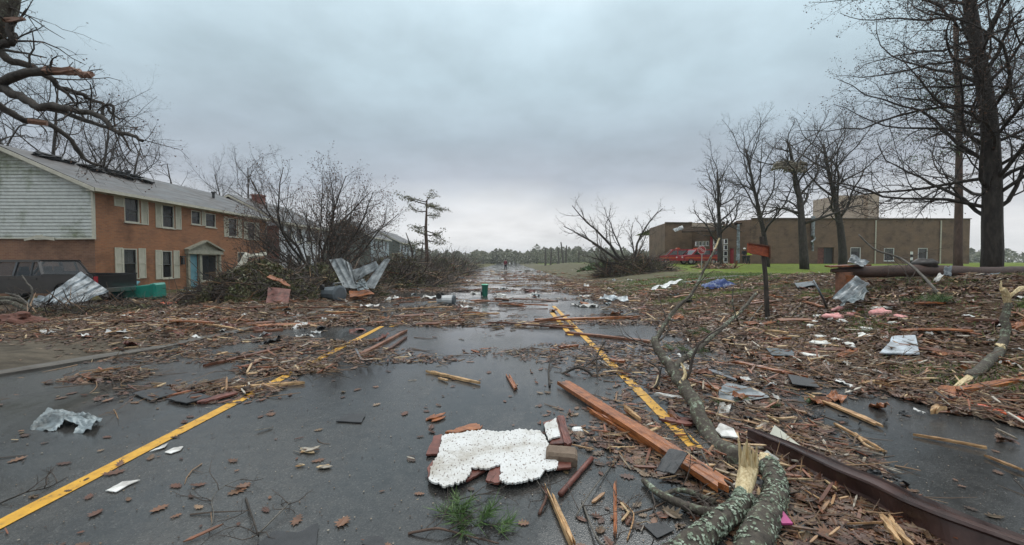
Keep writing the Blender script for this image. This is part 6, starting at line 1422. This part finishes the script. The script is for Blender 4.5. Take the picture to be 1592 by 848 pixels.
# boards and scraps on the left verge
for (cs, mt, lab, nm) in (([P(413, 474, 13.2), P(447, 476, 13.0), P(452, 450, 13.8), P(417, 446, 14.0)], m_board_maroon, 'red-brown panel standing in front of the brush heap', 'panel'),
                      ([P(415, 431, 14.2), P(452, 446, 13.9), P(444, 437, 14.4), P(420, 427, 14.6)], m_wood_red, 'orange board resting on top of the red-brown panel', 'board'),
                      ([P(544, 462, 14.7), P(582, 457, 14.9), P(575, 452, 15.5), P(542, 452, 15.4)], m_wood_red, 'orange board lying right of the grey dustbin', 'board'),
                      ([P(246, 476, 14.5), P(288, 472, 14.5), P(284, 467, 15.0), P(250, 470, 15.0)], m_redlt, 'bright red crumpled sheet on the verge before the door', 'panel'),
                      ([P(296, 468, 15), P(318, 462, 15.2), P(312, 450, 15.6), P(302, 456, 15.4)], m_board_maroon, 'rusty red panel right of the bright red crumpled sheet', 'panel'),
                      ([P(363, 421, 15.5), P(372, 424, 15.4), P(391, 396, 15.7), P(381, 392, 15.8)], m_trim, 'cream gutter piece angled in the brush before the door', 'gutter'),
                      ([P(382, 397, 15.7), P(390, 401, 15.6), P(415, 397, 15.4), P(413, 392, 15.5)], m_trim, 'cream gutter piece lying level on top of the brush', 'gutter'),
                      ([P(-20, 513, 9.6), P(60, 511, 9.5), P(58, 508, 9.8), P(-20, 508, 10)], m_board_white, 'white strip lying on the mud at the left edge', 'board')):
    b = MB(); sdd = rnd.random()*9; b.sheet(cs, 12, 8, lambda u, v: .05*noise.noise(V((u*3, v*3, sdd))), .02); tag(b.build(nm, mt), lab, nm)
p = G(20, 508); b = MB(); b.ball(p+V((0, .1, .12)), .42, sq=(1.2, .8, .45), nz=.6, nu=20, nv=12); tag(b.build('soil_clod', M('red_clay', [(.08, .03, .02), (.16, .06, .04)], 8, .8, .8, 20)), 'red-brown root clod behind the white strip on the mud', 'clod')
p = G(18, 503); root = None
# wreck pieces by the fallen crown and further scraps: white, pink, dark
rg = random.Random(55)
def scraps(n, fn, mats, label, group, name, cat_, s0, s1, puff=False):
    for i in range(n):
        q = fn(rg)
        if q is None: continue
        X, Y = q; s = rg.uniform(s0, s1); b = MB(); c = V((0, 0, s*.1))
        if puff:
            b.ball(c, s, sq=(1.2, .8, .45), nz=.8, nu=12, nv=8)
        else:
            b.sheet([V((-s, -s*.5, .01)), V((s, -s*.4, .02)), V((s*.7, s*.5, .04)), V((-s*.8, s*.45, .03))], 6, 5, lambda u, v: s*.5*noise.noise(V((u*3+i, v*3, i*.7))), .004)
        o = b.build(name, rg.choice(mats), origin=(0, 0, 0), smooth=puff); o.location = g(X, Y, .015); o.rotation_euler = (rg.gauss(0, .15), rg.gauss(0, .15), rg.uniform(0, 6.28)); tag(o, label, cat_, group)
pxr = lambda x0, x1, y0, y1: (lambda r: (lambda q: (q.x, q.y))(G(r.uniform(x0, x1), r.uniform(y0, y1))))
scraps(16, pxr(1210, 1400, 480, 560), [m_fluff], 'small white wad of insulation on the leafy right bank', 'white insulation wads on the right bank', 'insulation_wad', 'insulation', .05, .13, True)
scraps(6, pxr(1280, 1400, 470, 500), [m_fallen], 'pink insulation tuft on the bank near the leaning silver sheet', 'pink insulation tufts on the bank', 'insulation_tuft', 'insulation', .09, .2, True)
scraps(36, pxr(1000, 1592, 445, 660), [m_scrap, m_board_white], 'small pale paper scrap on the right verge', 'paper scraps on the right verge', 'paper_scrap', 'paper', .04, .11)
scraps(34, pxr(60, 560, 484, 530), [m_scrap, m_board_white, m_bucket], 'small white scrap on the muddy left verge', 'white scraps on the left verge', 'paper_scrap', 'paper', .06, .18)
scraps(30, pxr(560, 1000, 425, 480), [m_galv_w, m_scrap, m_board_white], 'pale torn sheet scrap among the debris on the far road', 'pale scraps on the far road', 'sheet_scrap', 'scrap', .12, .35)
scraps(44, pxr(200, 720, 425, 472), [m_galv_w, m_board_white, m_greyplastic], 'pale building scrap at the foot of the left brush heaps', 'building scraps by the left brush heaps', 'building_scrap', 'scrap', .15, .4)
scraps(18, pxr(1050, 1592, 560, 760), [m_shingle_d], 'small dark shingle chip in the debris right of the yellow line', 'dark shingle chips right of the yellow line', 'shingle_chip', 'shingle', .025, .06)

scraps(34, pxr(1080, 1592, 470, 640), [m_board_maroon, m_wood_red, m_wood_brown], 'flat red-brown board scrap lying in the litter of the right bank', 'board scraps on the right bank', 'board_scrap', 'board scrap', .05, .16)
scraps(34, pxr(560, 1080, 428, 500), [m_board_maroon, m_wood_red, m_shingle_d], 'flat dark board scrap in the debris bands over the far road', 'board scraps on the far road', 'board_scrap', 'board scrap', .1, .32)
scraps(22, pxr(150, 600, 480, 540), [m_board_maroon, m_wood_red, m_shingle_d], 'flat dark board scrap along the left kerb', 'board scraps along the left kerb', 'board_scrap', 'board scrap', .08, .22)
# ------------------------------------------------------------------ loose litter (uncountable)
LEAF = [(0, -1), (.16, -.72), (.42, -.78), (.3, -.45), (.72, -.35), (.42, -.08), (.88, .22), (.4, .3), (.5, .68), (.16, .62), (0, 1), (-.16, .62), (-.5, .68), (-.4, .3), (-.88, .22), (-.42, -.08), (-.72, -.35), (-.3, -.45), (-.42, -.78), (-.16, -.72)]
LEAF2 = [(0, -1), (.5, -.5), (.35, 0), (.6, .4), (0, 1), (-.6, .4), (-.35, 0), (-.5, -.5)]
def dens(X, Y):
    """how thickly the road and verges are littered"""
    n = noise.noise(V((X*.7, Y*.7, 11)))+.5*noise.noise(V((X*2.1, Y*2.1, 12)))
    if X > XR-.5+n*.8-1.1*ss(4, 9, Y): return lerp(lerp(1, .42, ss(-.05, .4, noise.noise(V((X*.6+5, Y*.6, 21))))*ss(XR, XR+1.5, X)), .035, ss(17.5, 20.5, Y+.8*n)*ss(6, 8, X)) if Y < 30 else (.03 if X > 7 else .3)
    if X < XL(Y)+.1: return .9*ss(6.0, 8.5, Y+n) if Y > 5 else .03
    if Y > 8:
        v = ss(.02, .36, band(X, Y)+.10*ss(9, 30, Y)+.24*ss(1.2, 4, X)+.24*ss(-2.8, -5, X))
        return .008+.8*v*(1-.5*ss(10, 16, Y)*ss(-3.6, -2.2, X)*(1-ss(1.5, 3.2, X)))
    d = .003
    if 1.36 < X < 1.66 and 3.2 < Y < 5.0: return .05
    if X > .25 and Y < 7.5:   # the jumble around the timber
        d = max(d, .42*ss(.2, .9, X+.25*n-.0)*ss(-.75, .2, n)*(1-ss(2.4, 2.9, X-.25*(Y-3)-.1*n)*(1-ss(4.1, 4.9, Y+.3*n))))
    if X < -2.6 and 4.3 < Y < 5.5: d = max(d, .9*math.exp(-((X+3.3)/.75)**2-((Y-4.75)/.28)**2))
    if Y > 6: d = max(d, .5*ss(.15, .5, band(X, Y)))
    if X < -2.4 and Y > 5: d = max(d, .75*ss(.0, .25, noise.noise(V((X*.5-Y*.35, Y*.9+X*.35, 31)))+.15*ss(5, 8, Y)-.05))
    return d
def sample(rg, Ymin, Ymax, pw=1.0):
    Y = Ymin*(Ymax/Ymin)**(rg.random()**pw); lim = Y*1.32+.4; X = rg.uniform(-min(lim, 17), min(lim, 17)); return X, Y
def litter(name, label, n, seed, mat, make, Y0, Y1, thr=1.0, road_only=False, pw=1.0):
    rg = random.Random(seed); b = MB(); k = 0; tries = 0
    while k < n and tries < n*25:
        tries += 1; X, Y = sample(rg, Y0, Y1, pw); dd = dens(X, Y)
        if rg.random() > dd*thr: continue
        make(b, rg, X, Y, dd); k += 1
    return tag(b.build(name, mat, origin=(0, 0, 0)), label, kind='stuff')
def leaf(b, rg, X, Y, dd):
    s = rg.choice((.018, .026, .034, .045, .06))*rg.uniform(.8, 1.2)*(1+.035*max(0, Y-5)); z = hgt(X, Y)+.008+(rg.random()*.035*dd); yaw = rg.uniform(0, 6.28); c, sn = math.cos(yaw), math.sin(yaw)
    tilt = rg.gauss(0, .35)*(.25+dd*.75); roll = rg.gauss(0, .35)*(.25+dd*.75); cu = rg.uniform(-.4, .7)*s; out = LEAF if Y < 5.5 else LEAF2; w = rg.uniform(.6, .95)
    ring = []
    for (x, y) in out:
        x *= w; zz = x*x*cu+abs(y)**2*cu*.4+x*s*tilt+y*s*roll; ring.append((X+(x*c-y*sn)*s, Y+(x*sn+y*c)*s, max(z+zz, hgt(X, Y, False)+.013 if X < XR and X > -5 else -9)))
    n0 = len(b.v); b.v.extend(ring); m = len(ring)//2
    # two halves share the midrib, so the leaf folds along it
    N = len(ring); b.f.append(tuple(n0+i for i in range(0, m+1))); b.f.append(tuple(n0+(i % N) for i in list(range(m, N))+[0])); b.m += [0, 0]
def chip(b, rg, X, Y, dd):
    L = rg.choice((.02, .03, .04, .06, .09, .14, .22))*rg.uniform(.6, 1.3)*(1+.03*max(0, Y-5)); w = L*rg.uniform(.06, .22); w = min(w, .016*(1+.08*Y)); yaw = rg.gauss(0, .7) if Y > 7 else rg.uniform(0, 3.14)
    d = V((math.cos(yaw), math.sin(yaw), rg.gauss(0, .08+.1*dd))); n = V((-d.y, d.x, rg.gauss(0, .3))).normalized(); z = hgt(X, Y)+.012+rg.random()*.05*dd*(1+.04*Y); c = V((X, Y, z+abs(d.z)*L*.5)); t = V((0, 0, w*rg.uniform(.2, .6)))
    a = [c-d*L*.5, c-d*L*.3-n*w*.5, c+d*L*.35-n*w*.4, c+d*L*.5, c+d*L*.3+n*w*.5, c-d*L*.35+n*w*.4]
    b.prism(a, t)
def stick(b, rg, X, Y, dd):
    L = rg.uniform(.08, .5)*(1+.04*max(0, Y-5)); yaw = rg.gauss(0, .9); d = V((math.cos(yaw), math.sin(yaw), rg.gauss(0, .12*dd+.02))).normalized(); z = hgt(X, Y)+.012+rg.random()*.05*dd; p = V((X, Y, z)); r = rg.uniform(.0015, .006)*(1+.06*Y); ps = [p]
    for i in range(3):
        d = (d+V((rg.gauss(0, .22), rg.gauss(0, .22), rg.gauss(0, .08)))).normalized(); q = ps[-1]+d*L/3; q.z = max(q.z, hgt(q.x, q.y, False)+.01); ps.append(q)
    b.tube(ps, [r, r*.9, r*.7, r*.4], 4, cap=False)
    if rg.random() < .5:
        q = ps[1]; e = q+rotd((ps[2]-ps[1]).normalized(), R(rg.uniform(30, 60)), rg.uniform(0, 6.28))*L*.35; e.z = max(e.z, hgt(e.x, e.y, False)+.01); b.tube([q, e], [r*.7, r*.3], 3, cap=False)
def speck(b, rg, X, Y, dd):
    s = rg.uniform(.0015, .0055)*(1+.06*Y); z = hgt(X, Y, False) if -5 < X < XR else hgt(X, Y); a = rg.uniform(0, 6.28); c = V((X, Y, z+.011)); pts = [c+V((math.cos(a+q)*s*rg.uniform(.5, 1.3), math.sin(a+q)*s*rg.uniform(.5, 1.3), 0)) for q in (0, 1.5, 3, 4.5)]; b.prism(pts, (0, 0, s*.5))
litter('leaf_litter', 'brown dead oak leaves matted over the right bank and strewn over the wet road', 34000, 1, m_leaf, leaf, 2.1, 11)
litter('leaf_litter', 'brown leaf litter on the farther bank, verge and road', 26000, 2, m_leaf, leaf, 9, 34, pw=.8)
litter('wood_splinters', 'orange and pale wood splinters scattered over road and bank', 26000, 3, m_chip, chip, 2.1, 60, pw=.85)
litter('small_twigs', 'fine dark twigs scattered through the debris', 13000, 4, m_stick, stick, 2.1, 40, pw=.8)
# sparse crumbs and lone leaves on the clear lanes
rg = random.Random(9); b = MB()
for i in range(2600):
    X, Y = sample(rg, 2, 12); 
    if XL(Y) < X < XR: speck(b, rg, X, Y, 0)
tag(b.build('road_crumbs', m_crumb, origin=(0, 0, 0)), 'pale crumbs and grit on the wet lanes', kind='stuff')
b = MB()
for i in range(120):
    X, Y = sample(rg, 2.1, 9)
    if XL(Y) < X < 2: leaf(b, rg, X, Y, .1)
tag(b.build('road_leaves', m_leaf, origin=(0, 0, 0)), 'single wet leaves stuck to the clear lanes', kind='stuff')
# grass blades on the bank and lawn edge
b = MB(); k = 0
while k < 9000:
    X, Y = sample(rg, 4, 26)
    if X < XR+.2: continue
    n = noise.noise(V((X*.5, Y*.5, 9)))+.18*(X > 9)
    if Y < 18 and n < .22+.1*rg.random() and rg.random() > .05: continue
    z = hgt(X, Y)
    for _ in range(3):
        x, y = X+rg.gauss(0, .04), Y+rg.gauss(0, .04); h = rg.uniform(.03, .10)*(1+.01*Y); a = rg.uniform(0, 6.28); w = .004*(1+.1*Y); lx, ly = rg.gauss(0, h*.5), rg.gauss(0, h*.5)
        b.face([(x-w*math.cos(a), y-w*math.sin(a), z), (x+w*math.cos(a), y+w*math.sin(a), z), (x+lx, y+ly, z+h)])
    k += 1
tag(b.build('grass', m_grass, origin=(0, 0, 0)), 'green grass growing through the leaves on the bank', 'grass', kind='stuff')
# pine sprigs
def sprig(label, pos, n, s, seed, spread=.16, up=.03, cat_='sprig'):
    rg = random.Random(seed); root = empty('pine_sprig', pos, label, cat_); tb = MB(); nb = MB()
    for k in range(n):
        a = rg.uniform(0, 6.28); p = V((rg.gauss(0, spread), rg.gauss(0, spread*.6), .02)); d = V((math.cos(a), math.sin(a), rg.uniform(0, .6))).normalized(); q = p+d*s*.9; tb.tube([p, q], [.004, .002], 4)
        for j in range(46):
            t = rg.random(); c = p.lerp(q, t); e = (d+V((rg.gauss(0, .7), rg.gauss(0, .7), rg.gauss(.1, .4)))).normalized()*s*rg.uniform(.5, 1.0); w = e.cross(V((rg.gauss(0, 1), rg.gauss(0, 1), 1))).normalized()*.0014*(1+s*5); f = c+e; f.z = max(f.z, .006)
            nb.face([c-w, c+w, f])
    tb.build('stem', m_twig, root, local=True)['kind'] = 'stuff'; nb.build('needles', m_needle, root, local=True)
sprig('green pine needle sprig at the bottom edge below the white panel', G(748, 822), 11, .13, 1, .10); sprig('small green pine tuft above the knobbly twig', G(705, 798), 5, .10, 2, .05)
for (x, y, n, s, lab) in ((1085, 522, 9, .2, 'green pine tuft behind the fork of the rising branch'), (1070, 548, 7, .16, 'low green tuft right of the rising branch'), (1190, 632, 6, .1, 'bright green sprig on the litter edge beside the asphalt'), (1475, 470, 12, .24, 'green grass clump on the bank below the long pole'), (1440, 470, 8, .2, 'small green clump left of the larger one on the bank')):
    sprig(lab, G(x, y), n, s, int(x), .15)

# ------------------------------------------------------------------ rain haze in the air
hb = MB(); hb.box((0, 720, 14), (1480, 1640, 38)); hm = bpy.data.materials.new('haze_air'); hm.use_nodes = True; ht = hm.node_tree; ht.nodes.clear()
ho = nd(ht, 'ShaderNodeOutputMaterial'); hv = nd(ht, 'ShaderNodeVolumePrincipled'); hv.inputs['Color'].default_value = (.86, .9, .95, 1); hv.inputs['Density'].default_value = .0005; hv.inputs['Anisotropy'].default_value = .2
ht.links.new(hv.outputs[0], ho.inputs['Volume']); tag(hb.build('haze', hm, origin=(0, 0, 0)), 'thin rain haze over the whole place', kind='stuff')
